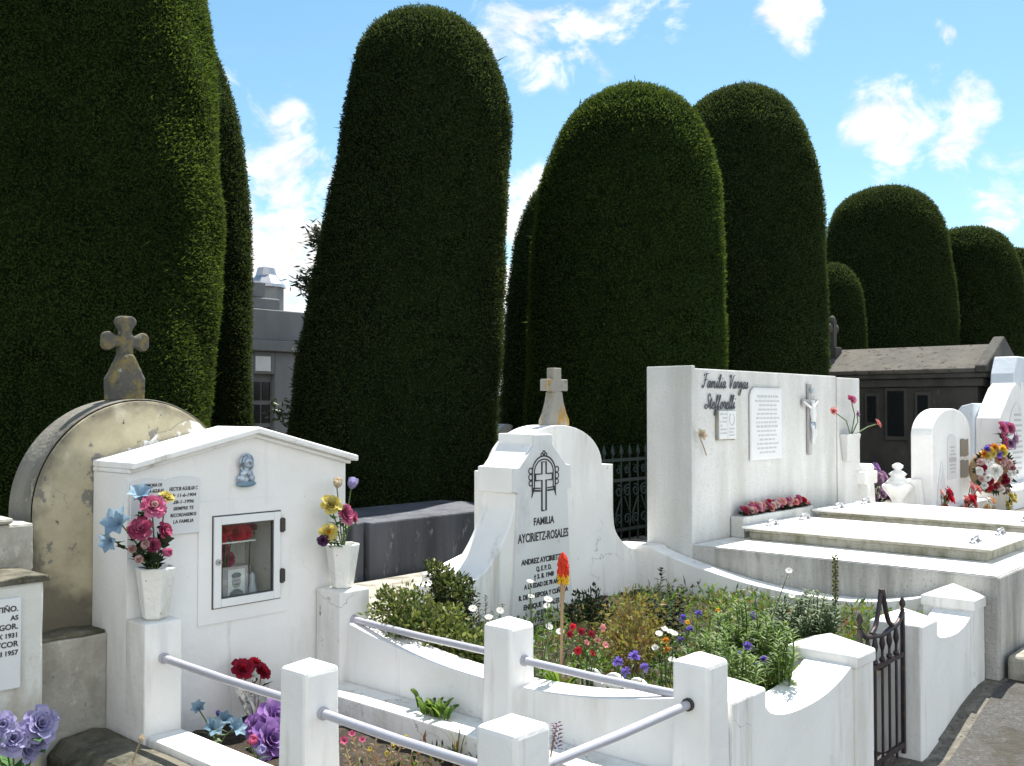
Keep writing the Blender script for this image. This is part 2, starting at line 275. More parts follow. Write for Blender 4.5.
def norm(a): return a / np.maximum(1e-9, np.linalg.norm(a, axis=-1, keepdims=True))
def diamonds(P, D, N, L, W):
    """leaf-sized four-cornered faces at points P along D, lying across N"""
    D = norm(D); S = norm(np.cross(D, N)); L = L[:, None]; W = W[:, None]
    Q = P + D * L * .45
    V = np.stack([P, Q + S * W / 2, P + D * L, Q - S * W / 2], 1).reshape(-1, 3)
    return V, np.arange(len(P) * 4).reshape(-1, 4)
def letters(lines, xc, y, ztop, parent, mat='ink', name='lettering', depth=.0015, align='CENTER', shear=0., width=None, off=.0):
    """lines: (text, size, z offset below ztop[, width limit]); upright letters on a face that looks toward -Y"""
    V = []; Fs = []; dg = None
    for it in lines:
        txt, size, dz = it[:3]; wl = it[3] if len(it) > 3 else None
        cu = bpy.data.curves.new('t', 'FONT'); cu.body = txt; cu.size = size; cu.align_x = align; cu.extrude = depth; cu.shear = shear; cu.offset = off; cu.resolution_u = 3
        ob = bpy.data.objects.new('t', cu); COL.objects.link(ob); bpy.context.view_layer.update(); dg = bpy.context.evaluated_depsgraph_get()
        me = bpy.data.meshes.new_from_object(ob.evaluated_get(dg)); co = [v.co.copy() for v in me.vertices]
        if co:
            xs = [c.x for c in co]; sx = 1
            if wl: sx = wl / max(1e-6, max(xs) - min(xs))
            o = len(V); V += [(xc + c.x * sx, y - c.z, ztop - dz + c.y) for c in co]
            Fs += [[i + o for i in p.vertices] for p in me.polygons]
        bpy.data.objects.remove(ob); bpy.data.meshes.remove(me); bpy.data.curves.remove(cu)
    mb = MB(); mb.v = V; mb.f = Fs; mb.m = [0] * len(Fs); mb.sm = [False] * len(Fs)
    return mb.build(name, mat, parent)
def rand_dir(up=.3, spread=1.): return Vector((random.gauss(0, spread), random.gauss(0, spread), abs(random.gauss(0, spread)) * up + up)).normalized()
def smooth_poly(pts, n=6):
    out = []; P = [Vector(p) for p in pts]
    for i in range(len(P) - 1):
        p0 = P[max(i - 1, 0)]; p1 = P[i]; p2 = P[i + 1]; p3 = P[min(i + 2, len(P) - 1)]
        for k in range(n):
            t = k / n; out.append(.5 * ((2 * p1) + (p2 - p0) * t + (2 * p0 - 5 * p1 + 4 * p2 - p3) * t * t + (3 * p1 - p0 - 3 * p2 + p3) * t ** 3))
    return out + [P[-1]]

# ------------------------------------------------------------------ flowers
def basis(ax): ax = Vector(ax).normalized(); a = ax.orthogonal().normalized(); return ax, a, ax.cross(a)
def rose(mb, c, ax, R, m=0, m2=None):
    ax, a, b = basis(ax); m2 = m if m2 is None else m2
    for n, l, w, a0, a1, ph, mm in ((7, 1.1, .95, 1.0, 1.8, 0, m), (6, 1.0, .9, .65, 1.35, .5, m), (6, .88, .8, .35, .95, .2, m), (5, .74, .7, .1, .55, .9, m2), (4, .6, .55, -.1, .2, .3, m2), (3, .5, .4, -.2, 0, .1, m2)):
        for k in range(n):
            t = ph + k * math.tau / n + random.uniform(-.15, .15); o = a * math.cos(t) + b * math.sin(t)
            mb.petal(Vector(c) + o * R * .06, ax, o, l * R * random.uniform(.9, 1.1), w * R, a0, a1, mm, .9)
def lily(mb, c, ax, R, m=0, m2=0, n=6):
    ax, a, b = basis(ax)
    for k in range(n):
        t = k * math.tau / n + random.uniform(-.1, .1); o = a * math.cos(t) + b * math.sin(t)
        mb.petal(c, ax, o, R * 1.25, R * .62, .35, 1.6, m if k % 2 else m2, .15)
def bud(mb, c, ax, R, m=0, h=1.6):
    ax, a, b = basis(ax)
    for r, l, n, p in ((.0, h, 3, 0), (.25, h * .95, 5, .4)):
        for k in range(n):
            t = p + k * math.tau / n; o = a * math.cos(t) + b * math.sin(t); mb.petal(Vector(c) + o * R * r * .3, ax, o, R * l, R * 1.1, .75, -.45 + r, m, .7)
def daisy(mb, c, ax, R, m=0, mc=1, n=12):
    ax, a, b = basis(ax)
    for k in range(n):
        t = k * math.tau / n; o = a * math.cos(t) + b * math.sin(t); mb.petal(Vector(c), ax, o, R, R * .38, 1.2, 1.6, m, .8, 2)
    mb.ball(Vector(c) + ax * R * .06, R * .24, mc, 6)
def pompon(mb, c, ax, R, m=0, n=26):
    for k in range(n):
        d = (Vector(ax).normalized() * .7 + Vector([random.gauss(0, .7) for _ in range(3)])).normalized(); mb.petal(Vector(c), d, d.orthogonal(), R, R * .42, -.2, .4, m, .7, 2)
FL = {'rose': rose, 'lily': lily, 'bud': bud, 'daisy': daisy, 'pompon': pompon}
def bloom(kind, c, ax, R, mats, parent, name='flower'):
    mb = MB(); kw = {}
    if kind == 'rose': rose(mb, c, ax, R, 0, len(mats) - 1)
    elif kind == 'daisy': daisy(mb, c, ax, R, 0, len(mats) - 1)
    elif kind == 'lily': lily(mb, c, ax, R, 0, len(mats) - 1)
    else: FL[kind](mb, c, ax, R)
    return mb.build(name, list(mats), parent)
def stemmed(root, blooms, base, leafmat_='fabricleaf', stemmat='stem', leaves=8, ll=.06, lw=.03, sr=.003):
    """one bunch: stems meet at base, leaves sit along them, every bloom is a part"""
    st = MB(); lf = MB(); base = Vector(base)
    for kind, c, ax, R, mats in blooms:
        c = Vector(c); mid = base.lerp(c, .55) + Vector((0, 0, .015)); st.tube([base, mid, c], sr, 5)
        bloom(kind, c, ax, R, mats, root)
        for k in range(max(1, leaves // len(blooms))):
            t = random.uniform(.3, .9); p = base.lerp(c, t); lf.leaf(p, rand_dir(.3), (0, 0, 1), ll * random.uniform(.7, 1.2), lw)
    st.build('stem', stemmat, root); lf.build('leaves', leafmat_, root)

# ------------------------------------------------------------------ ground and sky
def sstep(a, b, x): t = min(1, max(0, (x - a) / (b - a))); return t * t * (3 - 2 * t)
def gz(u, v):
    front = -.02 + .19 * sstep(4.6, 5.6, u) + .06 * sstep(5.6, 9, u)
    left = .27 * (1 - sstep(1.5, 1.8, u)) * sstep(2.3, 2.9, v)
    z = front + left
    back = .47 if u < 8.4 else .47 + .23 * sstep(8.4, 9.0, u)
    k = sstep(4.0, 4.3, v)
    z = z * (1 - k) + back * k
    kr = sstep(8.4, 8.7, u) * sstep(1.6, 2.0, v); z = z * (1 - kr) + .68 * kr
    return z
xs = sorted(set(list(np.round(np.arange(-3, 16.01, .25), 3)) + [1.5, 1.6, 1.7, 1.8, 8.4, 8.5, 8.6, 8.7, -10, -30, -120, -400, -1500, 20, 30, 60, 150, 500, 1500]))
ys = sorted(set(list(np.round(np.arange(-2, 18.01, .25), 3)) + [1.6, 1.7, 1.8, 1.9, 3.7, 3.8, 3.9, 4.0, -10, -40, -200, -1500, 25, 40, 100, 400, 1500]))
mb = MB(); W = len(xs)
mb.add([(x, y, gz(x, y)) for y in ys for x in xs], [(j * W + i, j * W + i + 1, (j + 1) * W + i + 1, (j + 1) * W + i) for j in range(len(ys) - 1) for i in range(W - 1)], 0, True)
tag(mb.build('ground', 'ground'), 'bare gravelly earth of the cemetery', 'ground', None, 'structure')
mb = MB(); px = list(np.arange(-3, 14.01, .25)); py = list(np.round(np.arange(-2.5, 1.60, .25), 3)) + [1.56]; W = len(px)
mb.add([(x, y, gz(x, y) + .006 + (.008 * math.sin(x * 9 + y * 4) * math.sin(y * 11) if y < 1.5 else 0) * 0) for y in py for x in px], [(j * W + i, j * W + i + 1, (j + 1) * W + i + 1, (j + 1) * W + i) for j in range(len(py) - 1) for i in range(W - 1)], 0, True)
tag(mb.build('path', 'asphalt'), 'grey gravel path rising beside the graves', 'path', None, 'structure')
def bed(x0, x1, y0, y1, z, label):
    nx = max(2, int((x1 - x0) / .06)); ny = max(2, int((y1 - y0) / .06)); mb = MB()
    vs = [(x0 + (x1 - x0) * i / nx, y0 + (y1 - y0) * j / ny, z + random.uniform(-.012, .018)) for j in range(ny + 1) for i in range(nx + 1)]
    mb.add(vs, [(j * (nx + 1) + i, j * (nx + 1) + i + 1, (j + 1) * (nx + 1) + i + 1, (j + 1) * (nx + 1) + i) for j in range(ny) for i in range(nx)], 0, True)
    tag(mb.build('soil', 'soil'), label, 'soil', None, 'structure')
bed(2.03, 2.70, 1.74, 3.68, .285, 'dark soil inside the railed grave'); bed(2.95, 5.52, 1.8, 3.8, .40, 'dark soil of the planted flower bed')

SUN = Vector((.50, .155, 1)).normalized()
def make_world():
    w = bpy.data.worlds.new('World'); SC.world = w; w.use_nodes = True; N = w.node_tree.nodes; L = w.node_tree.links; N.clear()
    out = N.new('ShaderNodeOutputWorld'); bg = N.new('ShaderNodeBackground'); bg.inputs['Strength'].default_value = SKY_STRENGTH
    sky = N.new('ShaderNodeTexSky'); sky.sky_type = 'NISHITA'; sky.sun_disc = False; sky.sun_elevation = math.asin(SUN.z); sky.sun_rotation = math.atan2(SUN.x, SUN.y)
    sky.air_density = 1.0; sky.dust_density = .4; sky.ozone_density = 1.6; sky.altitude = 0
    tc = N.new('ShaderNodeTexCoord'); dirn = tc.outputs['Generated']
    # clouds: billows of noise, thickest where the day's cumulus stands
    clouds = [(520, 25, .075), (580, 28, .07), (640, 8, .06), (665, 2, .04), (777, 33, .036), (795, 30, .022), (880, 112, .045), (925, 105, .055), (965, 88, .04), (945, 138, .035), (885, 150, .028),
              (1015, 165, .05), (1030, 190, .05), (1060, 150, .06), (275, 200, .1), (297, 165, .075), (250, 255, .17), (310, 290, .15), (285, 240, .13), (520, 240, .075), (490, 300, .09), (560, 330, .1), (950, 33, .016), (300, 130, .02), (100, 330, .3), (760, 330, .12), (1150, 330, .2)]
    wn = N.new('ShaderNodeTexNoise'); wn.inputs['Scale'].default_value = 8; wn.inputs['Detail'].default_value = 5; L.new(dirn, wn.inputs['Vector'])
    wa = N.new('ShaderNodeVectorMath'); wa.operation = 'SUBTRACT'; L.new(wn.outputs['Color'], wa.inputs[0]); wa.inputs[1].default_value = (.5, .5, .5)
    wb = N.new('ShaderNodeVectorMath'); wb.operation = 'MULTIPLY_ADD'; L.new(wa.outputs[0], wb.inputs[0]); wb.inputs[1].default_value = (.12, .12, .12); L.new(dirn, wb.inputs[2]); warped = wb.outputs[0]
    tot = None
    # unseen bright clouds added behind the camera to lift the light on shaded faces
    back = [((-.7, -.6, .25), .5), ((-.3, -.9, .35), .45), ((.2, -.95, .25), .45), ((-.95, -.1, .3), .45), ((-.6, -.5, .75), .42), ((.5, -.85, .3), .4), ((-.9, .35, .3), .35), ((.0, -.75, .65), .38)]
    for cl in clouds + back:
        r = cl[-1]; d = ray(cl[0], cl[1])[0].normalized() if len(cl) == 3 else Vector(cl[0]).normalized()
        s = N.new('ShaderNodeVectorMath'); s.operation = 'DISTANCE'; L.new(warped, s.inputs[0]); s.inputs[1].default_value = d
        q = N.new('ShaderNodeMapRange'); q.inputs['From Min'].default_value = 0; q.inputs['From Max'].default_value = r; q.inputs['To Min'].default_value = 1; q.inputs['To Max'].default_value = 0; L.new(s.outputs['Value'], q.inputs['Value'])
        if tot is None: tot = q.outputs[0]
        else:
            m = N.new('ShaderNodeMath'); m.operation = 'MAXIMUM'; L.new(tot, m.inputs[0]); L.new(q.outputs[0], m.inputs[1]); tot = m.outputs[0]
    mp = N.new('ShaderNodeMapping'); mp.inputs['Scale'].default_value = (1, 1, 1.5); L.new(dirn, mp.inputs['Vector'])
    n = N.new('ShaderNodeTexNoise'); n.inputs['Scale'].default_value = 15; n.inputs['Detail'].default_value = 12; n.inputs['Roughness'].default_value = .62; n.inputs['Distortion'].default_value = .5; L.new(mp.outputs['Vector'], n.inputs['Vector'])
    a = N.new('ShaderNodeMath'); a.operation = 'MULTIPLY_ADD'; a.inputs[1].default_value = 3.6; L.new(n.outputs['Fac'], a.inputs[0]); a.inputs[2].default_value = -1.85
    b = N.new('ShaderNodeMath'); b.operation = 'ADD'; L.new(a.outputs[0], b.inputs[0]); L.new(tot, b.inputs[1])
    c = N.new('ShaderNodeMapRange'); c.interpolation_type = 'SMOOTHSTEP'; c.inputs['From Min'].default_value = .1; c.inputs['From Max'].default_value = 1.0; L.new(b.outputs[0], c.inputs['Value'])
    gate = N.new('ShaderNodeMapRange'); gate.inputs['From Min'].default_value = .02; gate.inputs['From Max'].default_value = .25; L.new(tot, gate.inputs['Value'])
    cm = N.new('ShaderNodeMath'); cm.operation = 'MULTIPLY'; L.new(c.outputs[0], cm.inputs[0]); L.new(gate.outputs[0], cm.inputs[1])
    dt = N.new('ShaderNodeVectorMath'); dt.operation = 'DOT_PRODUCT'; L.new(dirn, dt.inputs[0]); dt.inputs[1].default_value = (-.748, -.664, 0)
    db = N.new('ShaderNodeMapRange'); db.inputs['From Min'].default_value = -.45; db.inputs['From Max'].default_value = .35; db.inputs['To Min'].default_value = .47; db.inputs['To Max'].default_value = 1.06; L.new(dt.outputs['Value'], db.inputs['Value'])  # the added clouds behind stay brighter than those in view
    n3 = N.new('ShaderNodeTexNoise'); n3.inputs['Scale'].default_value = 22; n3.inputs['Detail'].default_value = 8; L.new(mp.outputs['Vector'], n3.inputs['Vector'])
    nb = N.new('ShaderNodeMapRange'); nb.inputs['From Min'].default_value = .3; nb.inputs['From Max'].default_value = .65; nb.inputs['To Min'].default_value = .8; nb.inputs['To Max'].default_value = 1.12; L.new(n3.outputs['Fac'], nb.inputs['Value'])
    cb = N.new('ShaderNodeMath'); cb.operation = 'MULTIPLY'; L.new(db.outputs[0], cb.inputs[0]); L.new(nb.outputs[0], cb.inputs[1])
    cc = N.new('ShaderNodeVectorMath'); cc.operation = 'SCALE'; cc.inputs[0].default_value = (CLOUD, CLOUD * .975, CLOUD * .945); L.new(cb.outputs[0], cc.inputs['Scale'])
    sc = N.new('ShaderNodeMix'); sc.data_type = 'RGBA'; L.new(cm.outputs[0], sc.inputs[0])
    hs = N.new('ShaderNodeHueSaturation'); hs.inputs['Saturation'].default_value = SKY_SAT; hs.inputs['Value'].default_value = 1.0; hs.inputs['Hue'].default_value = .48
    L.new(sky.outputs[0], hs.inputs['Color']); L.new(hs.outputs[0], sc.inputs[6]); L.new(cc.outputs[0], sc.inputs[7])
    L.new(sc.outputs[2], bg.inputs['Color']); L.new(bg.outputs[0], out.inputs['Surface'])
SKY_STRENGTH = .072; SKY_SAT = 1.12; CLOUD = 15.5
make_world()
ld = bpy.data.lights.new('sun', 'SUN'); ld.energy = 4.6; ld.angle = math.radians(.53); ld.color = (1, .955, .88)
lo = bpy.data.objects.new('sun', ld); COL.objects.link(lo); lo.rotation_euler = SUN.to_track_quat('Z', 'Y').to_euler(); lo.location = (20, 8, 40)
cd = bpy.data.cameras.new('camera'); cam = bpy.data.objects.new('camera', cd); COL.objects.link(cam); SC.camera = cam
cd.sensor_width = 36; cd.lens = 36 * FOC / 1024; cd.clip_start = .05; cd.clip_end = 5000
cam.location = EYE; cam.rotation_euler = (math.pi / 2 + PITCH, 0, -math.atan2(FW.x, FW.y))
vs = SC.view_settings; vs.view_transform = 'Standard'; vs.look = 'None'; vs.gamma = 1; vs.exposure = 1.25; vs.use_curve_mapping = False

# ------------------------------------------------------------------ clipped cypresses
def cypress(rows, d, label, dens, L0, W0, mat='cyp', seed=1, sq=2.0):
    rng = np.random.default_rng(seed)
    base = at((rows[-1][1] + rows[-1][2]) / 2, rows[-1][0], d=d); bz = .45
    rt = thing('cypress_tree', (base.x, base.y, bz), label, 'tree', 'clipped cypress trees')
    # rings: height, centre, radius
    R = []
    for y, xl, xr in rows:
        c = at((xl + xr) / 2, y, d=d); R.append((c.z - .05, c.x, c.y, max(.03, (xr - xl) / 2 / FOC * d - .035)))
    R = [r for r in R if r[0] > bz + .15] + [(bz + .12, R[-1][1], R[-1][2], R[-1][3] * .97)]
    z = np.array([r[0] for r in R]); order = np.argsort(z); A = np.array(R)[order]
    zz = np.linspace(A[0, 0], A[-1, 0], 90); zz = np.concatenate([zz, A[-1, 0] - (A[-1, 0] - zz[-12]) * np.linspace(1, 0, 20)[1:] ** 2]); zz = np.unique(zz)
    cx = np.interp(zz, A[:, 0], A[:, 1]); cy = np.interp(zz, A[:, 0], A[:, 2]); rr = np.interp(zz, A[:, 0], A[:, 3])
    k = np.ones(5) / 5
    rs = np.convolve(np.pad(rr, 2, mode='edge'), k, 'valid'); rs[-3:] = rr[-3:]
    n = 72; th = np.arange(n) * math.tau / n
    ph = rng.uniform(0, 6.28, 12)
    def lump(zv, t): return 1 + .014 * np.sin(3 * t + zv * 2.1 + ph[0]) + .010 * np.sin(5 * t - zv * 3.3 + ph[1]) + .007 * np.sin(9 * t + zv * 5.7 + ph[2]) + .006 * np.sin(zv * 9 + ph[3] + 2 * t)
    T, Z = np.meshgrid(th, zz); ca = math.atan2(RT.y, RT.x); tc_ = np.abs(np.cos(T - ca)); ts_ = np.abs(np.sin(T - ca)); LR = rs[:, None] * lump(Z, T) * (tc_ ** sq + ts_ ** sq) ** (-1 / sq)
    V = np.stack([cx[:, None] + LR * np.cos(T), cy[:, None] + LR * np.sin(T), Z], -1)
    m = len(zz); I = np.arange(m - 1)[:, None] * n; J = np.arange(n)[None]; J2 = (J + 1) % n
    F = np.stack([I + J, I + J2, I + n + J2, I + n + J], -1).reshape(-1, 4)
    Vf = V.reshape(-1, 3)
    top = len(Vf); Vall = np.vstack([Vf, [[cx[-1], cy[-1], zz[-1] + .03 * rs[-1]]]])
    capF = np.stack([np.arange(n) + (m - 1) * n, (np.arange(n) + 1) % n + (m - 1) * n, np.full(n, top), np.full(n, top)], -1)
    # sprays
    a, b, c_, d_ = (Vf[F[:, i]] for i in range(4)); nr = np.cross(c_ - a, d_ - b); ar = np.linalg.norm(nr, axis=1) / 2; nr = norm(nr)
    capa = math.pi * rs[-1] ** 2
    view = norm(np.array([0., 0, 1.6]) - (a + c_) / 2); fac = np.einsum('ij,ij->i', nr, view)
    wgt = ar * np.where(fac > -.35, 1., .25); dens *= 7.0; cnt = int(wgt.sum() * dens)
    pick = rng.choice(len(F), cnt, p=wgt / wgt.sum()); uu = rng.random((cnt, 1)); vv = rng.random((cnt, 1))
    P = (a[pick] * (1 - uu) + b[pick] * uu) * (1 - vv) + (d_[pick] * (1 - uu) + c_[pick] * uu) * vv; Nn = nr[pick]
    kc = int(capa * dens); t = rng.random(kc) * 6.283; q = np.sqrt(rng.random(kc)) * rs[-1]
    P = np.vstack([P, np.stack([cx[-1] + q * np.cos(t), cy[-1] + q * np.sin(t), np.full(kc, zz[-1] + .01)], -1)]); Nn = np.vstack([Nn, np.tile([0, 0, 1.], (kc, 1))])
    k2 = len(P); rnd = rng.normal(size=(k2, 3))
    D = Nn * rng.uniform(-.1, .6, (k2, 1)) + np.array([0, 0, .3]) * rng.uniform(0, 1, (k2, 1)) + rnd * .5
    Lh = L0 * .44 * rng.lognormal(0, .3, k2); Lh = np.where(rng.random(k2) < .0015, Lh * 3, Lh)
    V2, F2 = diamonds(P + Nn * rng.uniform(-.008, .022, (k2, 1)), D, Nn + rng.normal(size=(k2, 3)) * .8, Lh, W0 * .54 * rng.lognormal(0, .3, k2))
    VV = np.vstack([Vall, V2]); FF = np.vstack([F, F2 + len(Vall)])
    # the cap quads close the dome
    FF = np.vstack([FF]); idx = np.concatenate([np.zeros(len(F)), np.ones(len(F2))])
    npmesh('crown', VV, FF, ['cyp_core', mat], idx, rt, np.concatenate([np.ones(len(F), bool), np.zeros(len(F2), bool)]))
    cm = MB(); cm.lathe([(rs[-1] * 1.02, -.02), (rs[-1] * .6, .012), (.01, .02)], (cx[-1], cy[-1], zz[-1]), 24)
    r0 = max(.08, rs[0] * .16); tr = MB(); tr.tube([(base.x, base.y, bz - .1), (base.x, base.y, bz + .5), (cx[20], cy[20], zz[20] + .3)], [r0 * 1.2, r0, r0 * .5], 10); tr.build('trunk', 'bark', rt)
    return rt
cypress([(-232, 40, 70), (-215, 0, 105), (-180, -45, 148), (-120, -80, 182), (-40, -100, 199), (60, -110, 210), (200, -112, 213), (320, -112, 208), (430, -110, 202), (560, -108, 197), (620, -106, 195)], 7.4,
        'tallest clipped cypress at the far left, filling the sky behind the yellowed arch', 1500, .055, .016, 'cyp', 1, 2.45)
cypress([(18, 165, 190), (30, 143, 210), (50, 130, 219), (75, 122, 228), (110, 115, 238), (160, 108, 246), (220, 104, 250), (320, 104, 252), (430, 106, 251), (600, 108, 249)], 10.3,
        'slim clipped cypress half hidden behind the tallest one at the left', 900, .06, .018, 'cyp_dark', 2)
cypress([(9, 405, 440), (12, 393, 452), (18, 381, 464), (30, 366, 481), (50, 354, 495), (80, 346, 506), (110, 342, 512), (150, 337, 513), (200, 328, 511), (250, 318, 508), (300, 308, 505), (350, 299, 502), (400, 291, 499), (450, 285, 497), (520, 282, 496), (600, 281, 495)], 8.8,
        'tall leaning clipped cypress with narrow dome behind the dark slate box', 1150, .055, .016, 'cyp_dark', 3)
cypress([(178, 548, 568), (184, 538, 578), (195, 529, 588), (212, 521, 598), (240, 513, 608), (300, 505, 615), (400, 499, 618), (600, 497, 620)], 13,
        'clipped cypress showing only a dark left edge behind the stone cross', 600, .07, .02, 'cyp_dark', 4)
cypress([(84, 615, 648), (87, 604, 661), (92, 594, 673), (102, 579, 688), (120, 563, 704), (150, 548, 716), (185, 537, 721), (220, 531, 722), (270, 527, 723), (330, 525, 726), (400, 524, 729), (470, 523, 731), (600, 522, 733)], 9.2,
        'broad round-topped clipped cypress right behind the arched headstone', 1100, .055, .016, 'cyp', 5)
cypress([(84, 730, 754), (87, 719, 764), (93, 705, 776), (105, 690, 792), (130, 672, 806), (160, 660, 814), (200, 650, 820), (260, 645, 824), (330, 642, 826), (420, 640, 827), (600, 640, 828)], 11.5,
        'round-topped clipped cypress standing behind the white crucifix panel', 850, .06, .018, 'cyp_dark', 6)
cypress([(187, 868, 902), (190, 858, 913), (195, 847, 922), (205, 837, 932), (225, 829, 942), (260, 826, 948), (300, 826, 952), (350, 826, 955), (450, 826, 957), (560, 826, 958)], 17.6,
        'low domed clipped cypress rising above the dark mausoleum roof', 520, .07, .022, 'cyp_dark', 7)
cypress([(262, 826, 842), (265, 820, 848), (271, 813, 854), (282, 806, 860), (302, 800, 864), (330, 797, 866), (370, 796, 867), (540, 795, 867)], 15.2,
        'smallest clipped cypress, tucked beside the mausoleum roof cross', 650, .065, .02, 'cyp_dark', 8)
cypress([(227, 952, 983), (230, 943, 993), (236, 935, 1002), (247, 927, 1011), (268, 921, 1017), (300, 918, 1020), (350, 916, 1022), (540, 915, 1024)], 18.5,
        'clipped cypress dome behind the gable end of the dark mausoleum', 420, .08, .025, 'cyp_dark', 9)
cypress([(248, 1005, 1030), (252, 998, 1037), (262, 991, 1045), (285, 985, 1051), (330, 982, 1056), (520, 980, 1058)], 22,
        'most distant clipped cypress, cut off at the right edge', 300, .09, .03, 'cyp_dark', 10)

# loose trees behind
def loose_tree(px, top, bot, d, wpx, label, seed):
    rng = np.random.default_rng(seed); b = at(px, bot, d=d); t = at(px, top, d=d); b.z = .45
    rt = thing('conifer_tree', (b.x, b.y, .45), label, 'tree'); w = wpx / FOC * d / 2; tr = MB(); tr.tube([b, t], [.12, .02], 8)
    P = []; D = []
    for i in range(46):
        f = rng.uniform(.15, 1); z0 = b.z + (t.z - b.z) * f; a = rng.uniform(0, 6.28); ln = w * (1.25 - f) * rng.uniform(.6, 1.2) + .06
        e = Vector((b.x + math.cos(a) * ln, b.y + math.sin(a) * ln, z0 + ln * .25)); s = Vector((b.x, b.y, z0)); tr.tube([s, e], [.02, .005], 5)
        n = 170; q = rng.random(n) ** .7; pts = np.array(s)[None] * (1 - q[:, None]) + np.array(e)[None] * q[:, None] + rng.normal(size=(n, 3)) * .07
        P.append(pts); D.append(np.tile(np.array((e - s).normalized()), (n, 1)) + rng.normal(size=(n, 3)) * .7)
    P = np.vstack(P); D = np.vstack(D); V, F = diamonds(P, D, rng.normal(size=P.shape), rng.uniform(.06, .14, len(P)), rng.uniform(.02, .04, len(P)))
    npmesh('crown', V, F, ['bushdark'], None, rt); tr.build('trunk', 'bark', rt)
loose_tree(331, 236, 470, 13.2, 92, 'loose unclipped conifer showing branches left of the leaning cypress', 21)
loose_tree(484, 262, 470, 15.5, 70, 'dark unclipped conifer glimpsed in the narrow gap right of the leaning cypress', 22)

# ------------------------------------------------------------------ far buildings
def far_house():
    o = at(276, 430, d=15); x1 = 9.9; x0 = 7.2; y0 = o.y; y1 = y0 + 2.6
    rt = thing('grey_mausoleum', (8.5, y0, .47), 'grey stepped-roof mausoleum glimpsed in the gap between two left cypresses', 'mausoleum')
    z1 = at(285, 352, v=y0).z; zt = at(270, 298, v=y0).z; zt2 = at(260, 281, v=y0).z
    ux = lambda px, py: at(px, py, v=y0).x
    w = MB(); d0, d1 = ux(254, 400), ux(275, 400); dz = at(265, 374, v=y0).z
    w.box(x0, d0, y0, y1, .47, z1); w.box(d1, x1, y0, y1, .47, z1); w.box(d0, d1, y0 + .18, y1, .47, z1 + .0); w.box(d0, d1, y0, y0 + .18, dz, z1); w.build('wall', 'grey', rt, .02)
    c = MB(); c.box(x0 - .05, x1 + .05, y0 - .09, y1 + .05, z1, z1 + .16); c.box(x0, x1, y0 - .03, y1, z1 + .16, at(285, 311, v=y0).z); c.build('cornice', 'grey', rt, .015)
    za = at(285, 311, v=y0).z; s = MB(); s.box(x0, ux(281, 310), y0 + .02, y1 - .1, za, zt); s.box(x0, ux(268, 290), y0 + .05, y1 - .2, zt, zt2); s.build('stepped_parapet', 'grey', rt, .02)
    dr = MB(); dr.box(d0, d1, y0 + .1, y0 + .15, .47, dz); dr.build('door', 'grey', rt, .005)
    p = MB(); n = 4; hh = (dz - .75) / n
    for k in range(n):
        for j in range(2):
            a = d0 + (d1 - d0) * (.08 + .46 * j); p.box(a, a + (d1 - d0) * .38, y0 + .085, y0 + .1, .7 + k * hh, .7 + (k + .8) * hh)
    p.build('window', 'pane', rt)
    g = MB(); g.box(d0 + .02, d0 + .28, y0 - .012, y0, z1 - .3, z1 - .08); g.build('name_plate', 'plaque', rt)
far_house()
def dome_house():
    c = at(266, 300, d=24); rt = thing('domed_tomb', (c.x, c.y, .47), 'silvery metal-roofed tomb peeping over the grey stepped mausoleum', 'mausoleum')
    zt = at(262, 266, d=24).z; zl = at(262, 288, d=24).z; r = .42
    b = MB(); b.lathe([(r * 1.0, 0), (r * 1.0, zl - .47)], (c.x, c.y, .47), 8, 0, 1, 1, False); b.build('wall', 'grey', rt)
    q = MB(); q.lathe([(r * 1.12, 0), (r * 1.05, .08), (r * .6, (zt - zl) * .55), (.2, (zt - zl) * .9), (.02, zt - zl)], (c.x, c.y, zl), 10, 0, 1, 1, False); q.build('roof', 'steel', rt)
dome_house()
def small_far_tomb():
    c = at(508, 445, d=12.5); w = .19; rt = thing('small_arched_tomb', (c.x, c.y, .47), 'small pale arched tomb with dark opening behind the arched headstone', 'tomb')
    zt = at(508, 424, d=12.5).z; prof = [(c.x - w, .47), (c.x + w, .47), (c.x + w, zt - .14)] + [(c.x + w * math.cos(t), zt - .14 + .14 * math.sin(t)) for t in np.linspace(.2, 2.9, 9)] + [(c.x - w, zt - .14)]
    b = MB(); b.prism(prof, c.y, c.y + .5); b.build('wall', 'oldwhite', rt, .01)
    o = MB(); o.prism([(c.x - .09, zt - .3), (c.x + .09, zt - .3), (c.x + .09, zt - .16), (c.x, zt - .1), (c.x - .09, zt - .16)], c.y - .006, c.y + .02); o.build('opening', 'black', rt)  # flat panel on the wall; the shade inside is painted black
    c = at(497, 392, d=18); rt = thing('white_tomb', (c.x, c.y, .47), 'white upright tomb seen as a bright sliver between the cypresses', 'tomb')
    zt = at(497, 345, d=18).z; b = MB(); b.box(c.x - .32, c.x + .32, c.y - .2, c.y + .3, .47, zt - .2); b.build('wall', 'white', rt, .02)
    r = MB(); r.prism([(c.x - .38, zt - .2), (c.x + .38, zt - .2), (c.x, zt)], c.y - .25, c.y + .35); r.build('roof', 'bluewhite', rt, .01)
small_far_tomb()
def slate_box():
    rt = thing('slate_box_tomb', (4.4, 4.95, .47), 'dark bluish slate box tomb in front of the leaning cypress', 'tomb')
    b = MB(); b.box(4.165, 5.6, 4.9, 5.7, .44, .872); b.build('chest', 'bluebox', rt, .012)
    b = MB(); b.box(4.05, 4.14, 4.93, 5.02, .44, .875); b.box(3.925, 3.99, 4.95, 5.02, .44, .88); b.build('corner_post', 'bluebox', rt, .008)
slate_box()
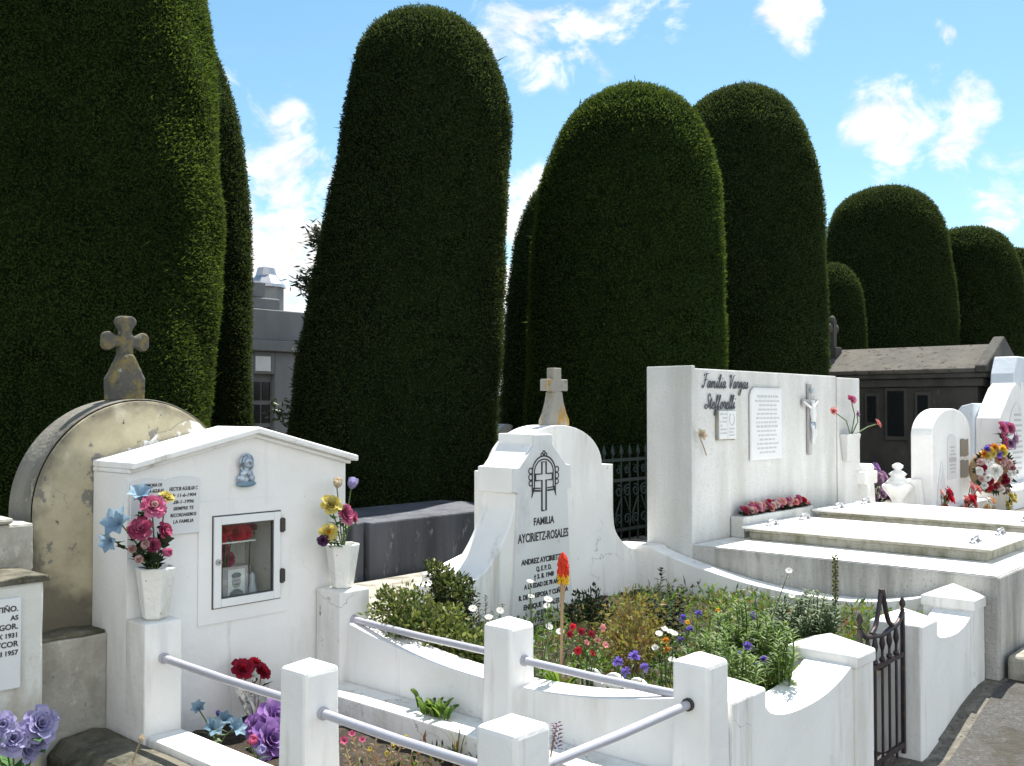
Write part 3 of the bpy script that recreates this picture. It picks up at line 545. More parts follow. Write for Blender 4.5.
def ledge():
    b = MB(); b.prism([(3.02, 3.78), (4.9, 3.92), (4.9, 4.86), (3.3, 4.86), (3.02, 4.6)], .3, .52, 'z')
    tag(b.build('concrete_ledge', 'ledge', None, .02), 'cracked grey concrete ledge between the niche and the slate box', 'ledge')
ledge()

# ------------------------------------------------------------------ old arched tomb at the left
def old_arch():
    rt = thing('old_arched_tomb', (2.05, 3.95, .3), 'old yellowed round-arched tomb with peeling render beside the white niche', 'tomb')
    cx, cz, r = 2.115, 1.185, .445; y0, y1 = 3.955, 4.17
    arc = [(cx + r * math.cos(t), cz + r * math.sin(t)) for t in np.linspace(0, math.pi, 40)]
    b = MB(); b.prism([(cx - r, .5), (cx + r, .5)] + arc, y0, y1 - .01); b.build('arched_panel', 'archface', rt, .012)
    # weathered ring round the back and top
    ro = r + .008; outer = [(cx + ro * math.cos(t), cz + ro * math.sin(t)) for t in np.linspace(0, math.pi, 48)]; inner = [(cx + (r + .001) * math.cos(t), cz + (r + .001) * math.sin(t)) for t in np.linspace(math.pi, 0, 48)]
    m = MB()
    m.prism([(cx + ro, .5)] + outer + [(cx - ro, .5), (cx - r - .001, .5)] + inner + [(cx + r + .001, .5)], y0 + .014, y1); m.build('arch_ring', 'oldgrey', rt, .004)
    f = MB(); q = [at(a_, b_, v=y0 - .002) for a_, b_ in ((112, 456), (124, 447), (133, 449), (141, 440), (150, 441), (158, 433), (170, 431), (178, 424), (190, 420), (199, 423), (206, 432), (190, 437), (160, 446), (125, 458))]
    f.prism([(p.x, p.z) for p in q], y0 - .003, y0 + .01); f.build('paint_patch', 'flaking', rt)
    p = MB(); p.box(1.585, 1.905, 3.82, 3.955, .25, .715); p.box(1.2, 2.6, 3.957, 4.19, .25, .5); p.build('lower_wall', 'oldwall', rt, .008)
    p = MB(); p.prism([(1.59, .716), (1.9, .716), (1.9, .728), (1.78, .738), (1.7, .728), (1.6, .735)], 3.83, 3.95); p.build('weathered_ledge', 'kerb', rt, .004)
    # cross on top
    c = thing('stone_cross', (2.085, 4.06, 1.632), 'dark lichen-covered stone cross standing on the yellowed arch', 'cross'); x = 2.02; yy0, yy1 = 4.04, 4.125
    s = at(125, 316, v=4.06); zt = s.z + .01; xx = s.x + .012; zb = 1.625
    body = [(xx - .075, zb), (xx + .075, zb), (xx + .078, zb + .10), (xx + .045, zb + .165), (xx + .025, zb + .205)]
    arm = zb + .26
    def lobe(cx_, cz_, dx, dz, w0, w1, ln):
        n = Vector((dx, 0, dz)); s_ = Vector((-dz, 0, dx)); c0 = Vector((cx_, 0, cz_)); pts = []
        for t, w in ((0, w0), (.45, w0 * 1.02), (.75, w1), (.95, w1 * .92), (1.03, w1 * .5)): pts.append((c0 + n * ln * t + s_ * w, c0 + n * ln * t - s_ * w))
        return [(p[0].x, p[0].z) for p in pts] + [(p[1].x, p[1].z) for p in reversed(pts)]
    b = MB(); b.prism(body + [(2 * xx - p[0], p[1]) for p in reversed(body[2:])], yy0, yy1); b.build('cross_foot', 'stonecross', c, .014)
    b = MB(); b.prism(lobe(xx, arm, 0, 1, .024, .045, .105), yy0 + .018, yy1 - .018); b.prism(lobe(xx, arm, 1, 0, .023, .04, .1), yy0 + .02, yy1 - .02); b.prism(lobe(xx, arm, -1, 0, .023, .04, .1), yy0 + .02, yy1 - .02); b.box(xx - .03, xx + .03, yy0 + .016, yy1 - .016, zb + .18, arm + .03); b.build('cross_arms', 'stonecross', c, .012)
old_arch()
def left_tomb():
    rt = thing('plaque_tomb', (1.3, 3.7, .25), 'stained whitewashed tomb block with a marble plaque at the left edge', 'tomb')
    b = MB(); b.box(.5, 1.57, 3.62, 3.95, .25, .985); b.build('block', 'oldwhite', rt, .012)
    b = MB(); b.prism([(.5, .986), (1.585, .986), (1.58, 1.006), (1.5, 1.014), (1.42, 1.006), (1.1, 1.016), (.5, 1.01)], 3.605, 3.95); b.build('top_ledge', 'kerb', rt, .004)
    b = MB(); b.box(.5, 1.63, 3.85, 4.15, .987, 1.17); b.box(.5, 1.55, 3.83, 4.15, 1.171, 1.195); b.build('upper_step', 'oldwall', rt, .012)
    p = MB(); p.box(.95, 1.485, 3.602, 3.62, .628, .942); p.build('plaque', 'plaque', rt, .004)
    letters([('ITIÑO.', .027, .044), ('AS', .023, .074), ('GOR.', .027, .105), ('X 1931', .023, .134), ('YCOR', .027, .165), ('II 1957', .023, .194)], 1.474, 3.6015, .94, rt, 'ink', 'lettering', .0012, 'RIGHT', 0, None, .0006)
left_tomb()
def old_kerb():
    b = MB(); b.prism([(1.66, .05), (1.908, .05), (1.908, .345), (1.84, .362), (1.72, .35), (1.67, .3)], 1.7, 3.815); o = b.build('mossy_kerb', 'kerb', None, .012)
    tag(o, 'dark moss-stained kerb along the left foot of the white niche', 'kerb')
old_kerb()

# ------------------------------------------------------------------ the white niche and its railed plot
def niche():
    rt = thing('niche_tomb', (2.45, 3.67, .3), 'white gabled niche tomb with small glass door', 'tomb')
    x0, x1, y0, y1 = 1.905, 2.968, 3.67, 3.95; zb = .25; hx0, hx1, hz0, hz1 = 2.268, 2.602, .772, 1.154
    ze, za = 1.345, 1.475; xm = (x0 + x1) / 2 + .03
    zl = lambda x: ze + (za - ze) * ((x - x0) / (xm - x0) if x < xm else (x1 - x) / (x1 - xm))
    b = MB()
    # front face as panels round the opening, back face, sides, reveal
    pts = [(x0, zb), (hx0, zb), (hx1, zb), (x1, zb), (x0, hz0), (hx0, hz0), (hx1, hz0), (x1, hz0), (x0, hz1), (hx0, hz1), (hx1, hz1), (x1, hz1), (x0, ze), (hx0, zl(hx0)), (xm, za), (hx1, zl(hx1)), (x1, ze)]
    V = [(p[0], y0, p[1]) for p in pts]
    b.add(V, [(0, 1, 5, 4), (1, 2, 6, 5), (2, 3, 7, 6), (4, 5, 9, 8), (6, 7, 11, 10), (8, 9, 13, 12), (9, 10, 15, 14, 13), (10, 11, 16, 15)])
    b.add([(x0, y0, zb), (x0, y1, zb), (x0, y1, ze), (x0, y0, ze), (x1, y0, zb), (x1, y1, zb), (x1, y1, ze), (x1, y0, ze), (xm, y0, za), (xm, y1, za)], [(0, 1, 2, 3), (4, 7, 6, 5), (1, 5, 6, 9, 2), (3, 2, 9, 8), (8, 9, 6, 7)])
    bm_o = b.build('body', 'niche', rt)
    bm = bmesh.new(); bm.from_mesh(bm_o.data); bmesh.ops.remove_doubles(bm, verts=bm.verts, dist=1e-5); bmesh.ops.recalc_face_normals(bm, faces=bm.faces); bm.to_mesh(bm_o.data); bm.free()
    yb = y1 - .02; i = MB()
    i.add([(hx0, y0, hz0), (hx1, y0, hz0), (hx1, y0, hz1), (hx0, y0, hz1), (hx0, yb, hz0), (hx1, yb, hz0), (hx1, yb, hz1), (hx0, yb, hz1)], [(0, 4, 5, 1), (1, 5, 6, 2), (2, 6, 7, 3), (3, 7, 4, 0), (4, 7, 6, 5)]); i.build('recess', 'vase', rt)
    # roof slab with moulded edge
    r = MB(); t = .035
    for lo, hi, xo, yf, in ((0, .018, .03, .02), (.018, .045, .062, .05)):
        xl = x0 - .004 - xo * .02; xo *= .62; L_ = [(xl, ze + lo), (xm, za + lo), (x1 + xo, ze + lo - xo * .25), (x1 + xo, ze + hi - xo * .25), (xm, za + hi), (xl, ze + hi)]
        r.prism(L_, y0 - yf, y1 + .003)
    r.build('roof', 'white', rt, .006)
    s = MB(); sx0, sx1, sz0, sz1 = 2.206, 2.65, .713, 1.216
    s.prism([(sx0, sz0), (hx0 - .001, sz0), (hx0 - .001, sz1), (sx0, sz1)], y0 - .008, y0 + .01); s.prism([(hx1 + .001, sz0), (sx1, sz0), (sx1, sz1), (hx1 + .001, sz1)], y0 - .008, y0 + .01)
    s.box(hx0 - .001, hx1 + .001, y0 - .008, y0 + .01, sz0, hz0 - .001); s.box(hx0 - .001, hx1 + .001, y0 - .008, y0 + .01, hz1 + .001, sz1); s.build('door_surround', 'niche', rt)
    d = MB(); a = .034; o = .004
    fx0, fx1, fz0, fz1 = hx0 + o, hx1 - o, hz0 + o, hz1 - o
    d.box(fx0, fx0 + a, y0 - .02, y0 + .012, fz0, fz1); d.box(fx1 - a, fx1, y0 - .02, y0 + .012, fz0, fz1); d.box(fx0 + a, fx1 - a, y0 - .02, y0 + .012, fz0, fz0 + a); d.box(fx0 + a, fx1 - a, y0 - .02, y0 + .012, fz1 - a, fz1)
    door = d.build('glass_door', 'alu', rt, .003)
    sm = MB(); w = .005
    sm.box(hx0 - .001, fx0 - .0005, y0 - .011, y0 + .01, hz0, hz1); sm.box(fx1 + .0005, hx1 + .001, y0 - .011, y0 + .01, hz0, hz1); sm.box(fx0, fx1, y0 - .011, y0 + .01, hz0, fz0 - .0005); sm.box(fx0, fx1, y0 - .011, y0 + .01, fz1 + .0005, hz1)
    sm.box(fx0 + a, fx0 + a + w, y0 - .014, y0, fz0 + a, fz1 - a); sm.box(fx1 - a - w, fx1 - a, y0 - .014, y0, fz0 + a, fz1 - a); sm.box(fx0 + a + w, fx1 - a - w, y0 - .014, y0, fz0 + a, fz0 + a + w); sm.box(fx0 + a + w, fx1 - a - w, y0 - .014, y0, fz1 - a - w, fz1 - a)
    sm.build('gasket', 'seam', door)
    g = MB(); g.box(fx0 + a + w, fx1 - a - w, y0 - .006, y0 - .003, fz0 + a + w, fz1 - a - w); g.build('pane', 'glass', door)
    for z in (.84, 1.06):
        h = MB(); h.tube([(hx1 + .002, y0 - .02, z), (hx1 + .002, y0 - .02, z + .062)], .009, 8); h.box(hx1 - .01, hx1 + .018, y0 - .022, y0 - .009, z + .004, z + .058); h.build('hinge', 'hinge', door)
    k = MB(); k.tube([(fx0 + .016, y0 - .02, .965), (fx0 + .016, y0 - .032, .965)], .012, 12); k.build('lock', 'steel', door)
    k = MB(); k.tube([(fx0 + .016, y0 - .032, .965), (fx0 + .016, y0 - .034, .965)], .004, 8); k.build('keyhole', 'seam', door)
    # book-shaped plaque with two pages
    bk = thing('book_plaque', (2.06, y0, 1.1), 'open-book memorial plaque with black lettering on the niche front', 'plaque'); bx0, bx1, bz0, bz1 = 1.912, 2.208, 1.095, 1.315
    bmz = bx0 + .15; topc = [(bx0 + (bx1 - bx0) * t, bz1 + .012 * abs(math.sin(t * math.tau)) ** .7 * (1 if t < .5 else 1) - .002) for t in np.linspace(0, 1, 25)]
    p = MB(); p.prism([(bx0, bz0), (bx1, bz0)] + topc[::-1], y0 - .012, y0 - .0005); p.build('pages', 'plaque', bk, .002)
    letters([('A LA MEMORIA DE', .017, .03, .11), ('FORTUNATA AGUILAR', .019, .054, .125), ('7-10-1910   1980', .018, .078, .125), ('DOMINGO', .018, .118, .06), ('† 15-10-1978', .018, .142, .1), ('DIOS', .018, .19, .04)], bx0 + .074, y0 - .0125, 1.322, bk, 'ink', 'lettering', .0008, 'CENTER', .15, None, .0004)
    letters([('HECTOR AGUILAR C', .021, .052, .125), ('★ 11-6-1904', .019, .078, .11), ('28-1-1996', .019, .104, .092), ('SIEMPRE TE', .019, .13, .09), ('RECORDAREMOS', .019, .156, .115), ('LA FAMILIA', .019, .182, .09)], bx0 + .222, y0 - .0125, 1.322, bk, 'ink', 'lettering', .0008, 'CENTER', .15, None, .0004)
    # bust relief
    q = at(244, 485, v=y0); bx, bz = q.x, q.z
    bu = thing('bust_relief', (bx, y0, bz), 'small silvery bust relief fixed under the niche gable', 'ornament')
    h = MB(); y = y0 - .012
    h.ball((bx, y, bz + .028), .045, 0, 14, (1.0, .4, .62)); h.ball((bx, y - .004, bz + .048), .034, 0, 12, (.95, .5, .8)); h.lathe([(.012, 0), (.014, .03)], (bx, y - .008, bz + .055), 10); h.build('shoulders', 'silver', bu)
    h = MB(); h.ball((bx, y - .018, bz + .096), .022, 0, 14, (.85, .8, 1.15)); h.ball((bx, y - .036, bz + .093), .005, 0, 6, (.8, 1, 1.4)); h.ball((bx - .008, y - .033, bz + .101), .0035, 0, 6); h.ball((bx + .008, y - .033, bz + .101), .0035, 0, 6); h.ball((bx, y - .034, bz + .083), .004, 0, 6, (1.5, .7, .6)); h.build('face', 'silver', bu)
    h = MB()
    for t in np.linspace(-.9, math.pi + .9, 26): h.ball((bx + .031 * math.cos(t), y - .006, bz + .093 + .036 * math.sin(t)), .0065, 0, 7)
    for t in np.linspace(0, math.pi, 15): h.ball((bx + .021 * math.cos(t), y - .016, bz + .1 + .024 * math.sin(t)), .0055, 0, 7)
    h.build('hair', 'silver', bu)
    h = MB(); h.ball((bx, y - .004, bz + .006), .05, 0, 14, (1, .35, .28)); h.build('base', 'p_blue', bu)
    # inside the glass
    f = thing('red_cloth_flowers', (2.36, 3.82, 1.03), 'bunch of red cloth flowers on the glass shelf inside the niche', 'flowers')
    for dx, dz, r in ((-.03, .055, .035), (.03, .04, .04), (.0, .085, .032), (-.055, .02, .035), (.075, .035, .03)): bloom('rose', (2.415 + dx, 3.77, 1.035 + dz - .01), (.1 * dx, -1, .2), r, ['p_red'], f)
    st = MB(); 
    for dx in (-.03, .0, .03): st.tube([(2.415 + dx, 3.79, 1.06), (2.415 + dx * .3, 3.8, .9)], .003, 5)
    st.build('stem', 'stem', f); lf = MB()
    for k in range(8): lf.leaf((2.415 + random.uniform(-.06, .05), 3.82, 1.04), rand_dir(.1), (0, -1, 0), .05, .025)
    lf.build('leaves', 'fabricleaf', f)
    pk = MB(); tf = thing('pink_cloth_flowers', (2.36, 3.86, .93), 'faded red cloth flowers hanging below the niche shelf', 'flowers')
    for dx, dz in ((0, .03), (.03, -.01), (-.02, -.04), (.01, -.07)): bloom('rose', (2.41 + dx, 3.82, .955 + dz), (0, -1, .1), .03, ['p_deep'], tf)
    s = MB(); s.box(hx0 + .004, 2.53, 3.74, 3.92, 1.022, 1.028); tag(s.build('glass_shelf', 'alu'), 'thin pale shelf inside the glass-fronted niche', 'shelf')
    fr = thing('framed_portrait', (2.395, 3.8, .775), 'black and white portrait photo of a man with a moustache inside the niche', 'photograph')
    fx, fz = 2.432, .85; yy = 3.735
    a_ = MB(); a_.box(fx - .065, fx + .06, yy + .004, yy + .016, fz - .07, fz + .072); a_.build('frame', 'wood', fr, .003)
    a_ = MB(); a_.box(fx - .042, fx + .042, yy + .001, yy + .004, fz - .066, fz + .06); a_.build('print', 'paper', fr)
    a_ = MB(); a_.ball((fx, yy + .001, fz + .008), .022, 0, 14, (1, .12, 1.35)); a_.build('face', 'skin', fr)
    a_ = MB(); a_.ball((fx, yy + .0005, fz + .034), .023, 0, 12, (1.05, .1, .55)); a_.box(fx - .012, fx + .012, yy - .0035, yy - .002, fz - .006, fz - .001); a_.box(fx - .013, fx - .004, yy - .0035, yy - .002, fz + .012, fz + .016); a_.box(fx + .004, fx + .013, yy - .0035, yy - .002, fz + .012, fz + .016); a_.prism([(fx - .04, fz - .064), (fx + .04, fz - .064), (fx + .03, fz - .036), (fx + .01, fz - .024), (fx - .01, fz - .024), (fx - .03, fz - .036)], yy - .001, yy + .0008); a_.build('hair_and_jacket', 'phototone', fr)
    fg = MB(); fg.lathe([(.022, 0), (.024, .03), (.014, .06), (.012, .075), (.015, .09), (.008, .105), (.002, .11)], (2.525, 3.76, .776), 12); tag(fg.build('figurine', 'dialblue'), 'small bluish-white figurine beside the portrait in the niche', 'figurine')
    sk = thing('dry_flower', (2.535, 3.78, .776), 'single faded flower on a dark stem inside the niche', 'flower'); t_ = MB(); t_.tube([(2.535, 3.78, .776), (2.53, 3.79, .9), (2.545, 3.8, 1.06)], .003, 6); t_.build('stem', 'seam', sk); bloom('rose', (2.545, 3.8, 1.07), (0, -.6, 1), .025, ['p_deep'], sk)
    bx_ = MB(); bx_.box(2.46, 2.59, 3.86, 3.925, .776, .9); tag(bx_.build('stone_urn_box', 'plaque', None, .004), 'small grey casket at the back of the niche', 'casket')
niche()
def square_post(name, w, h, cap, label, mat, bevel=.012, flat=False, group=None, flare=.0):
    rt = thing(name, (0, 0, 0), label, 'post', group); b = MB(); hw = w / 2
    prof = [(hw + flare, 0), (hw + flare * .6, h * .4), (hw, h * .75), (hw, h), (.004, h + cap)]
    b.lathe([(r * math.sqrt(2), z) for r, z in prof], (0, 0, 0), 4, 0, 1, 1, False, math.pi / 4); b.build('shaft', mat, rt, bevel); return rt
posts = [((1.90, 2.54), .135, .25, 'white square rail post standing in front of the niche, near the purple flowers'), ((1.89, 1.665), .14, .1, 'nearest white square post at the bottom, where two rails meet'),
         ((2.795, 2.49), .14, .3, 'white square post beside the bush, with rails on both sides'), ((2.80, 1.655), .135, .1, 'white square post at the end of the scooped front wall holding the front rail')]
for (u, v), w, zb, lab in posts:
    p = square_post('rail_post', w, .777 - zb, .027, lab, 'white', .012, False, 'posts of the railed grave', .006); p.location = (u + w / 2, v + w / 2, zb)
for (u, v, w, d), lab in (((1.90, 3.52, .155, .148), 'white square pillar under the left flower vase'), ((2.80, 3.495, .168, .172), 'white square pillar under the right flower vase')):
    p = MB(); p.box(u, u + w, v, v + d, .22, .79); tag(p.build('vase_pillar', 'white_worn', None, .008), lab, 'pillar', 'pillars at the niche')
def rail(a, b, label):
    rt = thing('metal_rail', a, label, 'rail', 'silver rails of the railed grave'); m = MB(); a, b = Vector(a), Vector(b); d = (b - a).normalized()
    m.tube([a, a.lerp(b, .5) + Vector((0, 0, -.004)), b], .0145, 14); m.build('tube', 'rail', rt)
    for e, s in ((a, 1), (b, -1)):
        c = MB(); c.tube([e + d * s * .0, e + d * s * .012], .021, 12); c.build('collar', 'hinge' if label.startswith('front') and s == -1 else 'rail', rt)
rail((1.975, 3.52, .653), (1.975, 2.675, .65), 'silver rail from the left vase pillar past the red rose bouquet')
rail((1.965, 2.54, .645), (1.965, 1.805, .642), 'silver rail running toward the nearest post')
rail((2.875, 3.495, .66), (2.875, 2.63, .65), 'silver rail in front of the spreading bush')
rail((2.87, 2.49, .648), (2.87, 1.79, .648), 'silver rail between the tall red flower and the scooped wall')
rail((2.03, 1.735, .64), (2.80, 1.725, .648), 'front rail slanting from the nearest post, with a black end collar')
def curbs():
    b = MB(); b.box(1.904, 2.05, 1.66, 3.516, .05, .375); b.box(2.05, 2.82, 1.66, 1.79, .05, .372)
    tag(b.build('grave_curb', 'white_worn', None, .01), 'low white curb around the railed grave', 'curb')
    b = MB(); b.box(2.66, 2.832, 1.793, 3.668, .1, .40); tag(b.build('grave_step', 'white_worn', None, .008), 'white step with a leafy weed along the railed grave', 'step')
curbs()
def swoop(pts, n=8): return [(p.x, p.y) for p in smooth_poly([(a, b, 0) for a, b in pts], n)]
def side_walls():
    L_ = swoop([(1.72, .665), (1.9, .625), (2.2, .575), (2.55, .555), (2.9, .565), (3.2, .6), (3.5, .655), (3.6, .665)])
    b = MB(); b.prism(L_ + [(3.6, .1), (1.72, .1)], 2.835, 2.985, 'x'); tag(b.build('low_side_wall', 'white', None, .01), 'low white scooped wall between the railed grave and the flower bed', 'wall')
    L_ = swoop([(1.86, .625), (2.0, .565), (2.3, .515), (2.6, .51), (2.95, .535), (3.25, .585), (3.5, .64), (3.62, .675), (3.7, .70), (3.98, .69)])
    b = MB(); b.prism(L_ + [(3.98, .1), (1.86, .1)], 5.50, 5.644, 'x'); tag(b.build('curved_side_wall', 'white', None, .01), 'white curved wall sweeping along the grimy tomb base', 'wall')
side_walls()
def cap_post(x0, x1, y0, y1, zb, z, cap, parent, name='post', lip=.008):
    b = MB(); hw = (x1 - x0) / 2; hd = (y1 - y0) / 2; cx, cy = (x0 + x1) / 2, (y0 + y1) / 2
    if lip: b.box(x0 + lip, x1 - lip, y0 + lip, y1 - lip, zb, z - .045); b.lathe([(math.sqrt(2), z - .05), (math.sqrt(2), z), (.003, z + cap)], (cx, cy, 0), 4, 0, hw, hd, False, math.pi / 4)
    else: b.lathe([(math.sqrt(2), zb), (math.sqrt(2), z), (.003, z + cap)], (cx, cy, 0), 4, 0, hw, hd, False, math.pi / 4)
    return b.build(name, 'white', parent, .008)
def front_walls():
    rt = thing('scooped_front_wall', (3.5, 1.7, 0), 'white scooped front wall left of the iron gate', 'wall', 'front walls by the gate'); y0, y1 = 1.665, 1.865
    cap_post(2.96, 3.2, y0 - .005, y1 + .005, -.1, .628, .05, rt, 'end_post', 0)
    c = swoop([(3.2, .568), (3.25, .53), (3.37, .502), (3.53, .494), (3.68, .502), (3.81, .525), (3.9, .552), (3.956, .572)])
    b = MB(); b.prism(c + [(3.957, -.1), (3.2, -.1)], y0, y1); b.build('wall_panel', 'white', rt, .008)
    cap_post(3.94, 4.135, y0 - .02, y1 + .09, -.1, .60, .058, rt, 'gate_post')
    rt = thing('scooped_front_wall', (5.1, 1.7, .1), 'white scooped front wall right of the iron gate', 'wall', 'front walls by the gate')
    cap_post(4.68, 4.905, y0 - .01, y1 + .03, -.1, .598, .055, rt, 'gate_post', 0)
    c = swoop([(4.905, .54), (4.96, .505), (5.06, .488), (5.2, .482), (5.32, .497), (5.42, .53), (5.48, .56)])
    b = MB(); b.prism(c + [(5.48, -.1), (4.905, -.1)], y0, y1); b.build('wall_panel', 'white', rt, .008)
    cap_post(5.45, 5.634, y0 - .012, y1 + .06, -.1, .605, .065, rt, 'end_post')
front_walls()
def gate():
    rt = thing('iron_gate', (4.4, 1.72, .05), 'dark wrought-iron gate with pointed top between the scooped walls', 'gate'); y = 1.725; x0, x1 = 4.16, 4.645; xc = (x0 + x1) / 2
    for x, z in ((x0, .665), (x1, .665)):
        s = MB(); s.box(x - .009, x + .009, y - .009, y + .009, .02, z); s.build('stile', 'iron', rt, .002)
        f = MB(); f.lathe([(.006, 0), (.012, .008), (.006, .016), (.015, .034), (.012, .05), (.002, .072)], (x, y, z), 8); f.build('finial', 'iron', rt)
    def top(x): t = abs(x - xc) / (xc - x0); return .605 + .06 * t ** 2 + .0
    t = MB(); t.tube(smooth_poly([(x0, y, .66), (x0 + .06, y, .622), (xc - .09, y, .61), (xc, y, .60), (xc + .09, y, .61), (x1 - .06, y, .622), (x1, y, .66)]), .012, 6); t.build('top_rail', 'iron', rt)
    p = MB()
    for s in (-1, 1): p.tube(smooth_poly([(xc + s * .12, y, .622), (xc + s * .075, y, .648), (xc + s * .04, y, .71), (xc + s * .012, y, .785)]), .011, 6)
    p.tube([(xc, y, .775), (xc, y, .80)], .014, 6); p.build('crest', 'iron', rt)
    m = MB(); m.box(x0, x1, y - .008, y + .008, .462, .484); m.build('middle_rail', 'iron', rt); m = MB(); m.box(x0, x1, y - .008, y + .008, .05, .075); m.build('bottom_rail', 'iron', rt)
    for k in range(1, 6):
        x = x0 + (x1 - x0) * k / 6; b = MB(); b.tube([(x, y, .02 if k % 2 else .05), (x, y, .61)], .006, 6); b.lathe([(.007, -.014), (.014, -.004), (.014, .006), (.007, .016)], (x, y, .49), 8); b.lathe([(.006, 0), (.014, .03), (.01, .06), (.006, .08)], (x, y, .53), 8); b.build('bar', 'iron', rt)
gate()

# ------------------------------------------------------------------ the family headstone
def headstone():
    rt = thing('arched_headstone', (4.3, 3.6, .4), 'white arched family headstone with black lettering and an engraved cross', 'headstone')
    y0, y1 = 3.785, 3.985
    a = at(486, 470, v=y1).x; c = at(602, 464, v=y0).x; e_ = at(613, 464, v=y0); za_ = at(570, 425, v=y0).z; xm = (a + c) / 2; zs = e_.z; ex = e_.x
    arch = [(xm + (c - a) / 2 * math.cos(t), zs + (za_ - zs) * math.sin(t)) for t in np.linspace(0.02, math.pi - .02, 30)]
    right = swoop([(5.66, .69), (5.6, .675), (5.52, .668), (5.42, .69), (ex + .07, .76), (ex + .015, .84), (ex, .96)])
    b = MB(); b.prism([(3.75, .3), (5.66, .3)] + right + [(ex, zs)] + arch + [(a - .1, zs), (a - .1, .8), (3.75, .7)], y0, y1); b.build('rear_wall', 'white', rt, .01)
    left = swoop([(4.03, 1.17), (4.005, 1.06), (3.96, .96), (3.89, .86), (3.81, .78), (3.73, .735), (3.63, .71), (3.5, .70)])
    b = MB(); b.prism([(3.5, .3), (4.1, .3), (4.1, 1.17)] + left, 3.54, 3.783); b.build('side_sweep', 'white', rt, .008)
    uc = 4.222; yf = 3.515
    def sym(h): return [(uc - a, z) for a, z in h] + [(uc + a, z) for a, z in reversed(h)]
    h = [(.275, .4), (.24, .7), (.212, 1.14), (.243, 1.148), (.243, 1.282), (.2, 1.286), (.078, 1.405), (.078, 1.458)]
    b = MB(); b.prism(sym(h), yf + .02, y0 - .001); b.build('block', 'white', rt, .006)
    hf = [(.272, .42), (.236, .7), (.208, 1.143), (.239, 1.152), (.239, 1.279), (.198, 1.283), (.075, 1.40), (.075, 1.454)]
    b = MB(); b.prism(sym(hf), yf, yf + .0195); b.build('marble_face', 'plaque', rt, .003)
    # engraved emblem
    e = MB(); y = yf - .001; cz = 1.22
    def bar(x0, x1, z0, z1): e.box(x0, x1, y - .002, y + .001, z0, z1)
    cr = [(-.018, 1.04), (.018, 1.04), (.018, 1.205), (.072, 1.205), (.072, 1.24), (.018, 1.24), (.018, 1.305), (-.018, 1.305), (-.018, 1.24), (-.072, 1.24), (-.072, 1.205), (-.018, 1.205)]
    pts = [(uc + a, y, z) for a, z in cr]; e.tube(pts + [pts[0]], .0055, 5, 0, True, False)
    ov = [(uc + .098 * math.cos(t), y, 1.25 + .088 * math.sin(t)) for t in np.linspace(0, math.pi, 20)]; e.tube([(uc + .098, y, 1.15)] + ov + [(uc - .098, y, 1.15)], .0045, 5)
    ov = [(uc + .08 * math.cos(t), y, 1.25 + .07 * math.sin(t)) for t in np.linspace(0, math.pi, 20)]; e.tube([(uc + .08, y, 1.16)] + ov + [(uc - .08, y, 1.16)], .004, 5)
    for s in (-1, 1):
        e.tube([(uc + s * .03, y, 1.148), (uc + s * .1, y, 1.152)], .0055, 5); e.tube([(uc + s * .03, y, 1.162), (uc + s * .09, y, 1.165)], .004, 5); e.tube([(uc + s * .088, y, 1.165), (uc + s * .104, y, 1.115)], [.009, .002], 5)
        for dz, r in ((.022, .016), (-.012, .016), (-.045, .014)):
            e.tube([(uc + s * .112 + r * math.cos(t), y, 1.238 + dz + r * math.sin(t)) for t in np.linspace(0, 6.28, 12)], .0035, 5)
    for dx in (-.016, 0, .016): e.tube([(uc + dx + .01 * math.cos(t), y, 1.344 + (.012 if dx == 0 else 0) + .01 * math.sin(t)) for t in np.linspace(0, 6.28, 10)], .0035, 5)
    e.build('engraved_emblem', 'ink', rt)
    letters([('FAMILIA', .056, .0, .175), ('AYCIRIETZ-ROSALES', .066, .085, .43), ('ANDREZ AYCIRIETZ R.', .04, .205, .375), ('Q. E. P. D.', .036, .25, .13), ('† 2. II. 1948', .034, .29, .17), ('A LA EDAD DE 78 AÑOS', .034, .335, .33),
             ('R. DE SU ESPOSA Y CUÑADA', .036, .39, .42), ('ENRIQUE ROSALES P.', .038, .445, .34), ('Q. E. P. D.', .032, .485, .13), ('† 7. II. 1946', .032, .522, .16), ('R. DE SU HERMANA', .034, .565, .3)], uc, yf - .0008, .965, rt, 'ink', 'lettering', .001, 'CENTER', 0, None, .0015)
    c = thing('small_stone_cross', (4.75, 3.88, 1.5), 'grey stone cross with rusty lichen on the arched headstone', 'cross'); s = at(554, 368, v=3.88); x = s.x; zt = s.z; zb = 1.49
    b = MB(); h = [(.105, zb), (.103, zb + .035), (.075, zb + .08), (.048, zb + .15), (.034, zb + .21)]; b.prism([(x - a, z) for a, z in h] + [(x + a, z) for a, z in reversed(h)], 3.84, 3.92); b.build('cross_foot', 'greycross', c, .008)
    b = MB(); za = zt - .105; w = .036; b.prism([(x - .032, zb + .205), (x + .032, zb + .205), (x + w, za - w), (x + .1, za - w), (x + .1, za + w), (x + w, za + w), (x + w, zt), (x - w, zt), (x - w, za + w), (x - .1, za + w), (x - .1, za - w), (x - w, za - w)], 3.85, 3.91); b.build('cross_arms', 'greycross', c, .008)
headstone()

